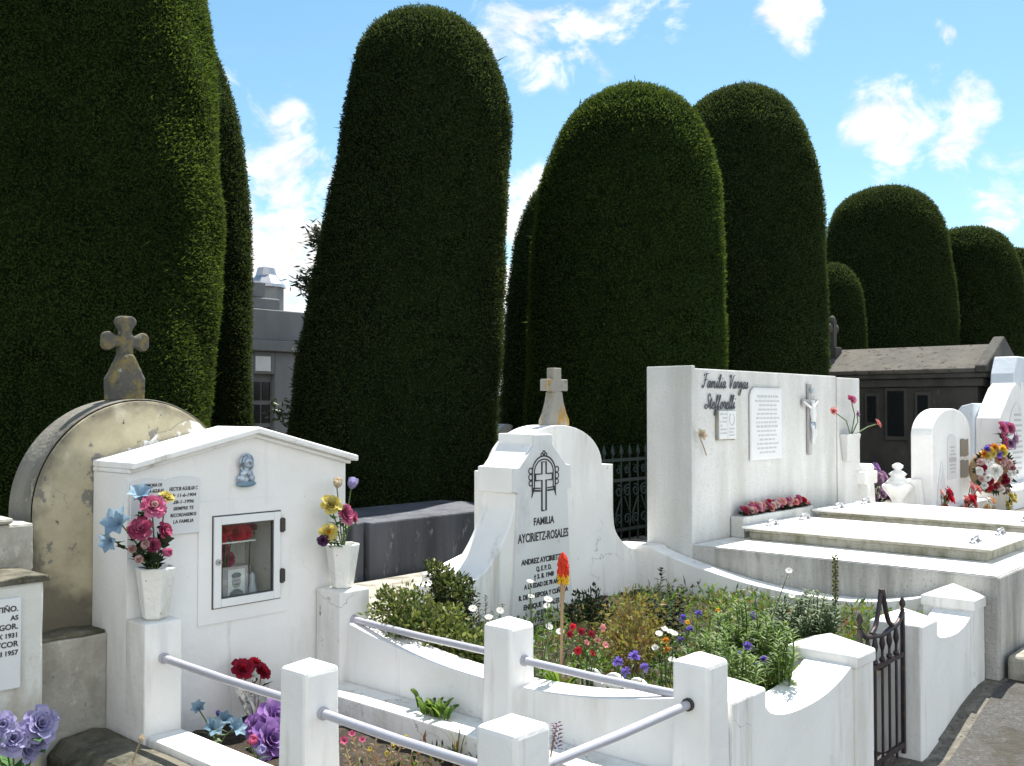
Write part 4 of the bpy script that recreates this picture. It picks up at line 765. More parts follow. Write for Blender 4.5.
# ------------------------------------------------------------------ iron fence behind
def fence():
    y = 4.62; x0, x1 = 5.45, 8.2; rt = thing('iron_fence', (6.5, y, .5), 'dark green wrought-iron fence with spear tips and scrolls behind the white tombs', 'fence')
    k = MB(); k.box(x0, x1, y - .1, y + .1, .3, .545); k.build('plinth', 'ledge', rt, .01)
    for n_, z, h in (('top_rail', 1.19, .012), ('scroll_rail', 1.03, .012), ('bottom_rail', .64, .012)): r = MB(); r.box(x0, x1, y - .012, y + .012, z - h, z + h); r.build(n_, 'greeniron', rt)
    n = int((x1 - x0) / .115)
    for i in range(n + 1):
        x = x0 + .02 + i * .115; b = MB(); b.tube([(x, y, .55), (x, y, 1.22)], .008, 6); b.lathe([(.007, 0), (.02, .035), (.012, .065), (.002, .1)], (x, y, 1.215), 6); b.build('spear_bar', 'greeniron', rt)
    s = MB(); m = int((x1 - x0) / .23)
    def spiral(cx, cz, r, s0, flip): return [(cx + flip * r * (1 - t * .75) * math.cos(s0 + t * 9), y - .016, cz + r * (1 - t * .75) * math.sin(s0 + t * 9)) for t in np.linspace(0, 1, 22)]
    for i in range(m):
        x = x0 + .02 + .115 + i * .23
        for f in (-1, 1): s.tube(spiral(x + f * .058, .945, .05, 1.2, f), .008, 5); s.tube(spiral(x + f * .058, .72, .05, -1.2, f), .008, 5); s.tube([(x + f * .02, y - .016, .9), (x + f * .1, y - .016, .76)], .007, 5); s.tube(spiral(x + f * .058, 1.11, .034, 1.2, f), .006, 5)
    s.build('scrollwork', 'greeniron', rt)
fence()

# ------------------------------------------------------------------ the white panel tomb
def glyph_lines(text, x, z, h, gap=.02):
    """flowing pen strokes for cursive letters; coordinates in units of x-height"""
    Gd = {'F': (1.25, [[(.1, .35), (.0, .15), (.25, 0), (.5, .5), (.75, 1.9), (.95, 2.1)], [(.15, 1.7), (.3, 2.0), (.8, 1.95), (1.35, 2.15)], [(.4, 1.05), (.8, 1.1), (1.05, 1.2)]]),
          'V': (1.2, [[(.0, 1.6), (.15, 2.0), (.35, 1.8), (.4, .8), (.5, .0), (.8, .9), (1.1, 1.8), (1.35, 2.0)]]), 'S': (1.15, [[(1.2, 1.7), (1.0, 2.1), (.6, 1.9), (.6, 1.4), (.9, .9), (.8, .25), (.3, .0), (.0, .35), (.3, .6), (1.1, .2)]]),
          'a': (.95, [[(.75, .85), (.4, 1.0), (.1, .55), (.2, .05), (.5, .1), (.75, .9), (.7, .2), (.9, .05), (1.05, .3)]]), 'm': (1.35, [[(.0, .3), (.15, .95), (.15, .0)], [(.15, .5), (.45, 1.0), (.55, .0)], [(.55, .5), (.9, 1.0), (.95, .1), (1.2, .05), (1.4, .3)]]),
          'i': (.5, [[(.0, .3), (.2, .95), (.2, .1), (.4, .05), (.55, .3)], [(.3, 1.4), (.33, 1.5)]]), 'l': (.55, [[(.0, .3), (.4, 1.5), (.4, 2.0), (.2, 1.8), (.15, .3), (.35, .0), (.6, .3)]]),
          'r': (.7, [[(.0, .3), (.2, 1.05), (.35, .85), (.6, .9), (.5, .1), (.75, .3)]]), 'g': (.9, [[(.75, .85), (.4, 1.0), (.1, .55), (.3, .05), (.7, .9), (.65, -.6), (.3, -1.0), (.15, -.7), (.95, .3)]]), 's': (.7, [[(.0, .3), (.35, 1.0), (.55, .3), (.3, .0), (.1, .15), (.75, .3)]]),
          't': (.6, [[(.0, .3), (.35, 1.6), (.25, .2), (.4, .0), (.65, .3)], [(.05, 1.15), (.6, 1.25)]]), 'e': (.75, [[(.0, .4), (.5, .6), (.45, 1.0), (.15, .7), (.15, .15), (.45, .0), (.8, .3)]]), 'f': (.65, [[(.0, .3), (.5, 1.6), (.4, 2.0), (.25, 1.5), (.2, -.7), (.35, -.9), (.45, -.2), (.3, .15), (.7, .3)]]),
          'o': (.85, [[(.5, 1.0), (.15, .7), (.2, .1), (.55, .05), (.7, .6), (.5, 1.0), (.6, .75), (.9, .8)]]), ' ': (.7, [])}
    out = []
    for ch in text:
        w, st = Gd[ch]
        for s in st: out.append([(x + (a + b * .28) * h, z + b * h) for a, b in s])
        x += (w + gap / h * .2) * h * 1.0
    return out
def panel_tomb():
    rt = thing('panel_tomb', (7., 3.5, .2), 'large white upright panel tomb on a grimy grey base', 'tomb')
    y0 = 3.465
    b = MB(); b.box(5.70, 7.925, y0 + .004, 3.79, .6, 1.862); b.build('panel', 'terrazzo', rt, .006)
    b = MB(); b.box(5.655, 5.699, y0 - .012, 3.805, .5, 1.878); b.build('end_pier', 'terrazzo', rt, .006)
    b = MB(); b.box(7.935, 8.385, y0 - .004, 3.79, .6, 1.852); b.build('end_panel', 'terrazzo', rt, .006)
    b = MB(); b.box(7.9255, 7.9345, y0 + .012, 3.78, .7, 1.85); b.build('joint', 'yellow', rt)
    b = MB(); b.box(5.655, 8.6, 1.595, 3.46, -.1, .708); b.build('base', 'baseslab', rt, .012)
    b = MB(); b.box(5.66, 8.38, 3.80, 4.3, .2, .6); b.build('rear_footing', 'baseslab', rt, .01)
    t = MB(); t.box(5.664, 8.59, 1.604, 3.45, .7085, .712); t.build('top_slab', 'white_worn', rt)
    # two grave covers
    for x0, x1, lab, up in ((6.12, 6.96, 'near', 0), (7.2, 8.06, 'far', .035)):
        c = thing('grave_cover', ((x0 + x1) / 2, 2.5, .71), 'white marble grave cover nearest the path with metal handles' if lab == 'near' else 'white marble grave cover behind the front one, partly cut off', 'grave cover', 'marble grave covers'); ya, yb = 1.76, 3.35
        m = MB(); m.box(x0 + .035, x1 - .035, ya + .035, yb - .035, .7125, .765 + up); m.build('plinth', 'slabedge', c, .006)
        m = MB(); m.box(x0 + .014, x1 - .014, ya + .014, yb - .014, .766 + up, .782 + up); m.build('moulding', 'slabedge', c, .003); m = MB(); m.box(x0, x1, ya, yb, .783 + up, .80 + up); m.build('slab', 'marble', c, .004)
        for hx, hy in ((x0 + .17, ya + .14), (x1 - .17, ya + .14), (x0 + .17, yb - .14), (x1 - .17, yb - .14)):
            h = MB(); h.tube(smooth_poly([(hx - .06, hy, .802), (hx - .05, hy, .83), (hx, hy - .01, .838), (hx + .05, hy, .83), (hx + .06, hy, .802)], 4), .009, 8)
            for s in (-1, 1): h.lathe([(.02, 0), (.02, .006), (.012, .014)], (hx + s * .06, hy, .8005), 10)
            h.v = [(a_, b_, c_ + up) for a_, b_, c_ in h.v]; h.build('handle', 'steel', c)
    # flower trough
    a = at(735, 527, z=.715); tr = thing('flower_trough', (6.75, 3.38, .712), 'white stone trough full of coral cloth flowers below the panel', 'planter')
    tx0, tx1, ty0, ty1 = 6.17, 7.25, 3.362, 3.462; b = MB(); b.box(tx0, tx1, ty0, ty1, .7125, .855); b.build('trough', 'terrazzo', tr, .006)
    lf = MB(); n = 0
    for i in range(60):
        x = tx0 + .06 + (tx1 - tx0 - .12) * (i + random.uniform(-.3, .3)) / 59; y = random.uniform(ty0 + .015, ty1 - .03); zz = .87 + random.uniform(0, .05)
        bloom('rose', (x, y, zz), (random.uniform(-.5, .3), -.8, .6), .026, [random.choice(['p_coral', 'p_pale', 'p_pale', 'p_coral', 'p_pink', 'p_red'])], tr)
        for k in range(4): lf.leaf((x, y, .855), rand_dir(.3), (0, 0, 1), .06, .025)
    lf.build('leaves', 'leafdark', tr)
    # writing
    s = MB(); ax = 5.80; ytx = y0 - .004
    for txt, x, z, h in (('Familia Vargas', 5.80, 1.735, .047), ('Stefforelli', 5.83, 1.595, .047)):
        for st in glyph_lines(txt, x, z, h): s.tube(smooth_poly([(p[0], ytx, p[1]) for p in st], 4), 0.0036, 6)
    nm = s.build('script_lettering', 'lead', rt)
    p = thing('double_plaque', (6.06, ytx, 1.39), 'small two-page marble plaque with an emblem, under the script lettering', 'plaque'); x0, x1, z0, z1 = 5.985, 6.215, 1.388, 1.582
    b = MB(); b.box(x0 - .006, x1 + .004, ytx - .012, ytx + .006, z0 - .008, z1 + .004); b.build('backing', 'slabedge', p, .003)
    b = MB(); b.box(x0, x0 + .112, ytx - .022, ytx - .0125, z0, z1); b.box(x0 + .116, x1, ytx - .022, ytx - .0125, z0, z1); b.build('pages', 'plaque', p, .003)
    e = MB()
    for k in range(6):
        z = z1 - .03 - k * .026
        for j in range(3):
            if random.random() < .85: e.box(x0 + .014 + j * .03, x0 + .014 + j * .03 + random.uniform(.015, .026), ytx - .0235, ytx - .0221, z, z + .012)
    for f in (-1, 1): e.tube([(x0 + .168 + f * .034 * math.cos(t), ytx - .0225, z1 - .06 + .04 * math.sin(t)) for t in np.linspace(-1.5, 1.0, 8)], .003, 5)
    for k in range(3): e.box(x0 + .13, x0 + .13 + random.uniform(.05, .08), ytx - .0235, ytx - .0221, z0 + .02 + k * .022, z0 + .03 + k * .022)
    e.build('faint_inscription', 'faint', p)
    p = thing('tall_plaque', (6.7, ytx, 1.24), 'tall white plaque with faded inscription and clipped corner, beside the crucifix', 'plaque'); x0, x1, z0, z1 = 6.455, 6.91, 1.235, 1.735
    b = MB(); b.prism([(x0, z0), (x1, z0), (x1, z1), (x0 + .05, z1), (x0 + .02, z1 - .015), (x0, z1 - .05)], ytx - .011, ytx + .002); b.build('tablet', 'plaque', p, .003)
    b = MB(); b.prism([(x0 - .012, z0 - .01), (x1 + .012, z0 - .01), (x1 + .012, z1 + .01), (x0 + .045, z1 + .01), (x0 + .01, z1 - .008), (x0 - .012, z1 - .045)], ytx - .008, ytx + .001); b.build('backing', 'plaque', p)
    e = MB()
    for k in range(14):
        z = z1 - .06 - k * .031; wl = random.uniform(.2, .36); x = (x0 + x1) / 2 - wl / 2
        while x < (x0 + x1) / 2 + wl / 2: l = random.uniform(.018, .06); e.box(x, x + l, ytx - .0122, ytx - .0109, z, z + (.017 if k in (0, 7) else .013)); x += l + .012
    e.build('faint_inscription', 'faint', p)
    # crucifix
    c = thing('crucifix', (7.385, ytx, 1.23), 'wall crucifix with a pale figure on a greyish wooden cross', 'crucifix'); x = 7.39
    b = MB(); b.box(x - .027, x + .027, ytx - .018, ytx + .002, 1.235, 1.79); b.box(x - .125, x + .125, ytx - .02, ytx - .0005, 1.61, 1.668); b.build('cross', 'wood', c, .003)
    f = MB(); yb = ytx - .034
    f.tube([(x, yb, 1.465), (x + .005, yb - .004, 1.51), (x, yb - .006, 1.555), (x, yb, 1.60), (x - .004, yb, 1.622)], [.02, .019, .026, .022, .009], 10)
    for s in (-1, 1):
        f.tube([(x + s * .018, yb, 1.60), (x + s * .062, yb + .004, 1.622), (x + s * .108, yb + .012, 1.643), (x + s * .125, yb + .012, 1.65)], [.011, .009, .007, .006], 8)
        f.tube([(x + s * .011, yb, 1.475), (x + s * .02, yb - .022, 1.41), (x + s * .008, yb - .004, 1.345), (x + s * .006, yb - .012, 1.325)], [.015, .012, .009, .006], 8)
    f.ball((x - .008, yb - .008, 1.64), .018, 0, 10, (.85, .95, 1.15)); f.build('figure', 'plaque', c)
    f = MB(); f.lathe([(.023, -.03), (.027, 0), (.024, .022)], (x, yb, 1.468), 10); f.build('loincloth', 'silver', c)
    f = MB(); f.box(x - .03, x + .03, ytx - .036, ytx - .028, 1.72, 1.755); f.build('title_plate', 'silver', c)
    # wall vase on the right end
    v = thing('wall_vase', (8.15, y0 - .05, 1.14), 'white tapered wall vase with single poppies at the right end of the panel', 'vase'); yv = y0 - .005
    b = MB(); b.add([(8.02, yv, 1.16), (8.2, yv, 1.16), (8.2, yv - .04, 1.16), (8.02, yv - .04, 1.16), (7.96, yv, 1.385), (8.23, yv, 1.385), (8.23, yv - .075, 1.385), (7.96, yv - .075, 1.385)], [(0, 1, 2, 3), (4, 5, 6, 7), (0, 1, 5, 4), (1, 2, 6, 5), (2, 3, 7, 6), (3, 0, 4, 7)]); b.build('cup', 'terrazzo', v, .006)
    st = MB(); 
    for (px_, py_), mt, R, ax in (((851, 400), 'p_pink', .075, (-.3, -.9, .5)), ((833, 411), 'p_coral', .055, (-.5, -.8, .2)), ((857, 414), 'p_mauve', .05, (0, -1, .2)), ((877, 424), 'p_coral', .075, (.3, -.8, .5))):
        q = at(px_, py_, v=yv - .09); st.tube([(8.1, yv - .04, 1.36), ((q.x + 8.14) / 2, yv - .09, (1.4 + q.z) / 2 + .01), q], .005, 5); bloom('rose', q, ax, R * .5, [mt], v, 'poppy')
    st.build('stem', 'stem', v)
    d = MB(); q = at(699, 436, v=ytx - .02); w = thing('dried_flower', q, 'dried pale flower spray fixed to the left of the panel', 'flower'); d.tube([q, q + Vector((.05, 0, -.06)), q + Vector((.1, .005, -.13))], .004, 5); d.build('stem', 'drystem', w); bloom('lily', q, (-.4, -.8, .3), .05, ['p_cream'], w)
panel_tomb()
def kerb_stone():
    b = MB(); b.box(5.70, 6.4, 1.30, 1.575, .05, .30); tag(b.build('kerb_stone', 'ledge', None, .03, 3), 'grey kerb stone at the foot of the panel tomb by the path', 'kerb')
kerb_stone()

# ------------------------------------------------------------------ right background
def dark_mausoleum():
    k = 12.5 / 11; X = 12.5; y0, y1 = 3.65, 5.78; x1 = 13.76; ze = 2.02
    rt = thing('dark_mausoleum', (13.1, 4.7, .68), 'dark concrete mausoleum with lichened gable roof and black windows', 'mausoleum')
    b = MB(); b.box(X + .06, x1, y0 + .1, y1, .5, ze - .16); b.build('wall', 'darkconc', rt, .015)
    b = MB(); b.box(X, x1 + .05, y0 + .02, y1 + .05, ze - .16, ze - .06); b.box(X - .06, x1 + .1, y0 - .02, y1 + .08, ze - .059, ze); b.build('cornice', 'darkconc', rt, .015)
    xm = (X + x1) / 2; zr = at(960, 345, u=xm).z
    b = MB(); b.prism([(X - .08, ze + .001), (x1 + .08, ze + .001), (x1 + .08, ze + .05), (xm, zr), (X - .08, ze + .05)], y0 + .09, y1 - .05); b.build('roof', 'roofconc', rt, .015)
    for ya, yb in ((y0 - .05, y0 + .085), ):
        g = MB(); g.prism([(X - .1, ze + .002), (x1 + .1, ze + .002), (x1 + .1, ze + .08), (xm, zr + .09), (X - .1, ze + .08)], ya, yb); g.build('gable', 'darkconc', rt, .02)
    g = MB(); g.prism([(X - .02, ze + .001), (x1 + .02, ze + .001), (xm, zr + .06)], y1 - .05, y1 + .1); g.build('gable', 'darkconc', rt, .02)
    for pa, pb, pt in ((866, 880, 393), (886, 908, 388), (916, 932, 392)):
        a = at(pa, 410, u=X + .06).y; c = at(pb, 410, u=X + .06).y; zt = at((pa + pb) / 2, pt, u=X + .06).z; zb = at((pa + pb) / 2, 426 if pa != 886 else 440, u=X + .06).z
        w = MB(); w.box(X + .02, X + .0595, c, a, zb, zt); win = w.build('window_frame', 'darkconc', rt, .004)
        p = MB(); p.box(X + .012, X + .0195, c + .035, a - .035, zb + .05, zt - .04); p.build('pane', 'pane', win)
    c = thing('roof_cross', (xm, 5.75, 2.5), 'dark knobbly stone cross on the mausoleum roof end', 'cross'); q = at(833, 316, v=5.7); x, zt = q.x, q.z; zb = at(833, 352, v=5.7).z
    b = MB(); b.box(x - .1, x + .1, 5.62, 5.8, zb - .1, zb + .06); b.build('cross_foot', 'darkconc', c, .01)
    b = MB(); zc = zt - .17
    b.box(x - .045, x + .045, 5.67, 5.75, zb, zt - .05)
    for dx, dz in ((0, .11), (-.1, 0), (.1, 0), (0, -.02)): b.ball((x + dx, 5.71, zc + dz), .068, 0, 10, (1, .6, 1))
    b.build('cross_arms', 'darkconc', c)
dark_mausoleum()
def right_tombs():
    g = 'white tombs behind the panel tomb'
    rt = thing('round_headstone', (9.1, 2.95, .68), 'white round-topped headstone with two brown plates beyond the marble covers', 'headstone', g)
    x0, x1, y0, y1 = 8.65, 9.66, 2.95, 3.13; xc = (x0 + x1) / 2; zs = 1.36
    prof = [(x0, .5), (x1, .5), (x1, zs)] + [(xc + (x1 - xc) * math.cos(t), zs + .235 * math.sin(t)) for t in np.linspace(0.05, math.pi - .05, 26)] + [(x0, zs)]
    b = MB(); b.prism(prof, y0, y1); b.build('stone', 'white', rt, .01)
    b = MB(); b.box(x0 - .0, x1 + .1, y0 - .12, y0 - .001, .6, .77); b.prism([(y0 + .05, .6), (y1 + .1, .6), (y1 + .1, .86), (y1 + .04, .9), (y1 + .02, 1.0), (y0 + .08, 1.0)], x0 - .07, x0 - .002, 'x'); b.build('plinth', 'white', rt, .01)
    for za, zb in ((1.165, 1.32), (.975, 1.13)):
        p = MB(); p.prism([(9.36, za), (9.4, za + .008), (9.47, za - .004), (9.56, za + .006), (9.56, zb), (9.48, zb - .008), (9.42, zb + .006), (9.36, zb)], y0 - .012, y0 - .001); p.build('brown_plate', 'gilt', rt, .002)
    p = MB(); p.prism([(9.02, .98), (9.24, .98), (9.24, 1.30)] + [(9.13 + .11 * math.cos(t), 1.30 + .07 * math.sin(t)) for t in np.linspace(.1, 3.0, 10)] + [(9.02, 1.30)], y0 - .01, y0 - .001); p.build('tablet', 'plaque', rt, .002)
    e = MB()
    for k in range(8): w_ = random.uniform(.06, .15); e.box(9.13 - w_ / 2, 9.13 + w_ / 2, y0 - .0125, y0 - .0101, 1.25 - k * .031, 1.262 - k * .031)
    e.box(9.04, 9.22, y0 - .013, y0 - .0101, 1.13, 1.165); e.build('faint_inscription', 'faint', rt)
    p = MB(); p.prism([(8.74, .78), (8.96, .78), (8.94, .95), (8.86, 1.15), (8.78, .95)], y0 - .012, y0 - .001); p.build('relief_tablet', 'plaque', rt, .003)
    # pointed stone with scooped sides
    rt = thing('pointed_headstone', (11, 2.95, .68), 'white pointed headstone with an oval inscription behind the wreath', 'headstone', g)
    xa = at(1000, 430, v=2.95).x; xb = xa + 1.15; xm = (xa + xb) / 2; zp = 1.86
    b = MB(); b.prism([(xa - .15, .5), (xb + .15, .5), (xb + .1, .85), (xb, 1.2), (xb, 1.5), (xm + .16, 1.8), (xm, zp), (xm - .16, 1.8), (xa, 1.5), (xa, 1.2), (xa - .1, .85)], 2.95, 3.18); b.build('stone', 'white', rt, .012)
    b = MB(); b.prism([(3.181, .5), (3.75, .5), (3.7, .8), (3.55, 1.05), (3.42, 1.45), (3.3, 1.62), (3.181, 1.65)], xa - .05, xb + .05, 'x'); b.build('rear_mass', 'bluewhite', rt, .012)  # bluish shade of the stone's flank put into the colour
    ov = [(xm + .3 * math.cos(t), 1.27 + .38 * math.sin(t)) for t in np.linspace(0, math.tau, 28)[:-1]]; p = MB(); p.prism(ov, 2.94, 2.949); p.build('oval_plaque', 'plaque', rt, .002)
    e = MB()
    for k in range(11): w_ = random.uniform(.2, .4) * (1 if 1 < k < 9 else .6); e.box(xm - w_ / 2, xm + w_ / 2, 2.937, 2.9399, 1.52 - k * .055, 1.542 - k * .055)
    e.build('faint_inscription', 'faint', rt)
    rt = thing('tall_pale_tomb', (12.6, 3.3, .68), 'tall bluish-white tomb at the right edge beside the mausoleum gable', 'tomb', g)
    xa = at(1013, 400, v=3.3).x; b = MB(); b.prism([(xa, .5), (xa + 1.6, .5), (xa + 1.6, 1.9), (xa + .9, 2.2), (xa + .22, 2.2), (xa + .08, 2.0), (xa, 1.6)], 3.3, 3.56); b.build('stone', 'bluewhite', rt, .015)
    b = MB(); b.box(xa + .3, xa + 1.3, 3.285, 3.299, 1.0, 1.9); b.build('plaque', 'white', rt, .004)
    # white grave surround on the right
    b = MB(); b.box(8.62, 10.2, 2.0, 2.2, .4, .735); b.box(9.75, 12.2, 2.62, 2.94, .5, .86); tag(b.build('white_surround', 'white', None, .012), 'low white surround at the feet of the far headstones', 'surround')
    # cross and urn
    c = thing('small_white_cross', (8.48, 3.41, .71), 'small stubby white cross beside the white urn', 'cross'); q = at(870, 503, v=3.40); x = q.x; y = 3.38
    zt = at(870, 464, v=y).z; b = MB(); h = zt - .68; za = zt - .11; w = .06
    b.prism([(x - .1, .68), (x + .1, .68), (x + w, za - w), (x + .13, za - w), (x + .13, za + w * .8), (x + w, za + w * .8), (x + w, zt - .02), (x + .03, zt), (x - .03, zt), (x - w, zt - .02), (x - w, za + w * .8), (x - .13, za + w * .8), (x - .13, za - w), (x - w, za - w)], y, y + .12); b.build('cross', 'white', c, .015)
    b = MB(); b.box(x - .15, x + .1, y - .04, y + .16, .6, .725); b.build('base', 'white', c, .01)
    q = at(898, 503, v=3.17); zt = at(898, 463, v=3.17).z; s = (zt - .70)
    u = thing('white_urn', (q.x, 3.17, .7), 'white lidded stone urn on a square foot', 'urn')
    b = MB(); b.box(q.x - .11, q.x + .09, 3.08, 3.27, .6, .755); b.build('foot', 'white', u, .012)
    b = MB(); b.lathe([(r, z * s) for r, z in ((.085, .13), (.08, .17), (.05, .25), (.06, .32), (.12, .5), (.13, .56), (.115, .6))], (q.x, 3.17, .70), 8, 0, 1, 1, False, .39); b.build('bowl', 'white', u, .004)
    b = MB(); b.lathe([(r, z * s) for r, z in ((.11, .6), (.075, .68), (.055, .74), (.075, .79), (.04, .85), (.025, .87), (.045, .92), (.045, .96), (.015, 1.0))], (q.x, 3.17, .70), 10); b.build('lid', 'white', u)
right_tombs()
def bunch(name, label, px, py, v, n, spread, R, mats, kind='rose', leafm='leafdark', zg=None, group=None):
    q = at(px, py, v=v); rt = thing(name, (q.x, v, q.z - spread if zg is None else zg), label, 'flowers', group); bl = []
    for i in range(n):
        p = Vector((q.x + random.uniform(-1, 1) * spread, v + random.uniform(-.5, .5) * spread, q.z + random.uniform(-1, 1) * spread * .9)); bl.append((kind, p, (random.uniform(-.6, .4), -.8, random.uniform(0, .7)), R * random.uniform(.8, 1.15), [random.choice(mats)]))
    stemmed(rt, bl, (q.x, v + .03, (q.z - spread * 1.6) if zg is None else zg), leafm, 'stem', n * 2, R * 1.6, R * .8, .004)
bunch('flower_bunch', 'tall mauve flower bunch behind the small white cross', 879, 484, 3.62, 13, .16, .05, ['p_mauve', 'p_purple', 'p_mauve'])
bunch('flower_bunch', 'low dark red flowers at the foot of the round headstone', 946, 500, 2.8, 9, .085, .035, ['p_red', 'p_darkred', 'p_pale'])
bunch('flower_bunch', 'red and pink flowers in clear wrap right of the dark red ones', 969, 497, 2.78, 9, .1, .04, ['p_coral', 'p_pale', 'p_red'])
bunch('flower_bunch', 'pale cream and white flowers beneath the wreath', 987, 506, 2.6, 7, .06, .035, ['p_cream', 'p_white', 'p_orange'])
bunch('flower_bunch', 'yellow flower spray on the white surround right of the wreath', 1011, 503, 2.6, 6, .07, .03, ['p_yellow', 'p_yellow'])
bunch('flower_bunch', 'purple and pink bouquet above the wreath', 1007, 438, 2.85, 9, .11, .06, ['p_purple', 'p_pink', 'p_mauve'])
def wreath():
    q = at(993, 471, v=2.72); rt = thing('flower_wreath', (q.x, 2.72, .85), 'round wreath of red and white flowers leaning on the pointed headstone', 'wreath'); R = .15
    e1 = Vector((.76, -.65, 0)); e2 = Vector((.08, .1, .99)); fr = Vector((-.65, -.76, .13)); W3 = lambda a, r, o=0.: q + e1 * (r * math.cos(a)) + e2 * (r * math.sin(a)) + fr * o
    t = MB(); t.tube([W3(a, R, -.04) for a in np.linspace(0, math.tau, 25)], .05, 8); t.build('backing', 'drystem', rt)
    for i in range(46):
        a = i * 2.399; bloom('rose', W3(a, R + random.uniform(-.05, .055), random.uniform(0, .04)), fr + e1 * .3 * math.cos(a) + e2 * .3 * math.sin(a), .03, [random.choice(['p_white', 'p_darkred', 'p_white', 'p_red', 'p_pale', 'p_darkred'])], rt)
    bloom('rose', W3(0, .01, .02), fr, .055, ['p_white'], rt)
    for i in range(10): bloom('rose', W3(1.1 + i * .12, R + .03 + .03 * math.sin(i * 2.1), .05), fr, .034, [['p_yellow', 'p_gold', 'p_violet', 'p_yellow', 'p_orange'][i % 5]], rt)
    lf = MB()
    for i in range(40): a = random.uniform(0, 6.28); lf.leaf(W3(a, R, .01), e1 * math.cos(a) + e2 * math.sin(a) + fr * .4, fr, .085, .03)
    lf.build('leaves', 'leafdark', rt)
wreath()

# ------------------------------------------------------------------ plants
BED = .41
def lobes(rt, part, lob, n, L, W, mat, shell=.55, up=.5, seed=0, zmin=None):
    """leaves through lumpy clumps: (centre, radius x, radius z)"""
    rng = np.random.default_rng(seed); P = []; D = []; Nn = []
    tot = sum(l[1] ** 2 for l in lob)
    for c, rx, rz in lob:
        k = int(n * rx ** 2 / tot); d = norm(rng.normal(size=(k, 3))); wob = 1 + .22 * np.sin(d[:, 0] * 7 + c[0] * 30) * np.sin(d[:, 2] * 6 + c[2] * 20) + rng.normal(size=k) * .1
        r = (shell + (1 - shell) * rng.random(k) ** .5) * wob; pts = np.array(c)[None] + d * r[:, None] * np.array([rx, rx, rz])
        P.append(pts); D.append(d * .8 + rng.normal(size=(k, 3)) * .7 + np.array([0, 0, up])); Nn.append(d + rng.normal(size=(k, 3)) * .6)
    P = np.vstack(P); D = np.vstack(D); Nn = np.vstack(Nn)
    if zmin is not None: k = P[:, 2] > zmin; P, D, Nn = P[k], D[k], Nn[k]
    V, F = diamonds(P, D, Nn, L * rng.lognormal(0, .3, len(P)), W * rng.lognormal(0, .25, len(P)))
    return npmesh(part, V, F, [mat], None, rt)
def twigs(rt, base, lob, mat='drystem', r=.005):
    t = MB(); b = Vector(base)
    for c, rx, rz in lob:
        c = Vector(c)
        for k in range(4): e = c + Vector((random.uniform(-.7, .7) * rx, random.uniform(-.7, .7) * rx, random.uniform(0, .9) * rz)); t.tube([b + Vector((random.uniform(-.02, .02), random.uniform(-.02, .02), 0)), b.lerp(e, .5) + Vector((0, 0, .03)), e], [r, r * .8, r * .4], 5)
    t.build('branches', mat, rt)
def shrub(name, label, cat, lob_px, d, n, L, W, mat, base_px, shell=.5, seed=1, zmin=None, zb=BED):
    lob = []
    for px, py, r, rz, dd in lob_px: c = at(px, py, d=d + dd); lob.append((tuple(c), r / FOC * d, rz / FOC * d))
    b = at(base_px, 650, d=d); b.z = zb; rt = thing(name, b, label, cat); lobes(rt, 'leaves', lob, n, L, W, mat, shell, .5, seed, zmin); twigs(rt, b, lob); return rt
shrub('spreading_bush', 'low spreading yellow-green bush spilling over the scooped side wall', 'bush',
      [(392, 612, 24, 19, .12), (386, 596, 10, 12, .12), (412, 606, 22, 20, .05), (425, 632, 26, 22, 0), (452, 640, 26, 20, -.05), (474, 650, 24, 18, -.1), (494, 656, 22, 17, -.12), (446, 622, 22, 18, .05), (405, 628, 22, 16, 0)], 4.4, 6000, .023, .012, 'bushleaf', 432, .22, 3, .5)
b = shrub('upright_bush', 'dark upright bush with arching tip behind the spreading one', 'bush',
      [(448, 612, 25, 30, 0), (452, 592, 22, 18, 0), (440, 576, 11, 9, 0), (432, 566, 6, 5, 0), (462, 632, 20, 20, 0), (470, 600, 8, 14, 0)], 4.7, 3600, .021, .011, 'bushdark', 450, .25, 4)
lobes(b, 'sun_toned_leaves', [(tuple(at(452, 588, d=4.67)), .085, .055), (tuple(at(440, 573, d=4.67)), .05, .03), (tuple(at(433, 565, d=4.67)), .03, .02)], 700, .02, .012, 'bushleaf', .8, .6, 5)  # sunlight on the bush top put in as paler leaf colour
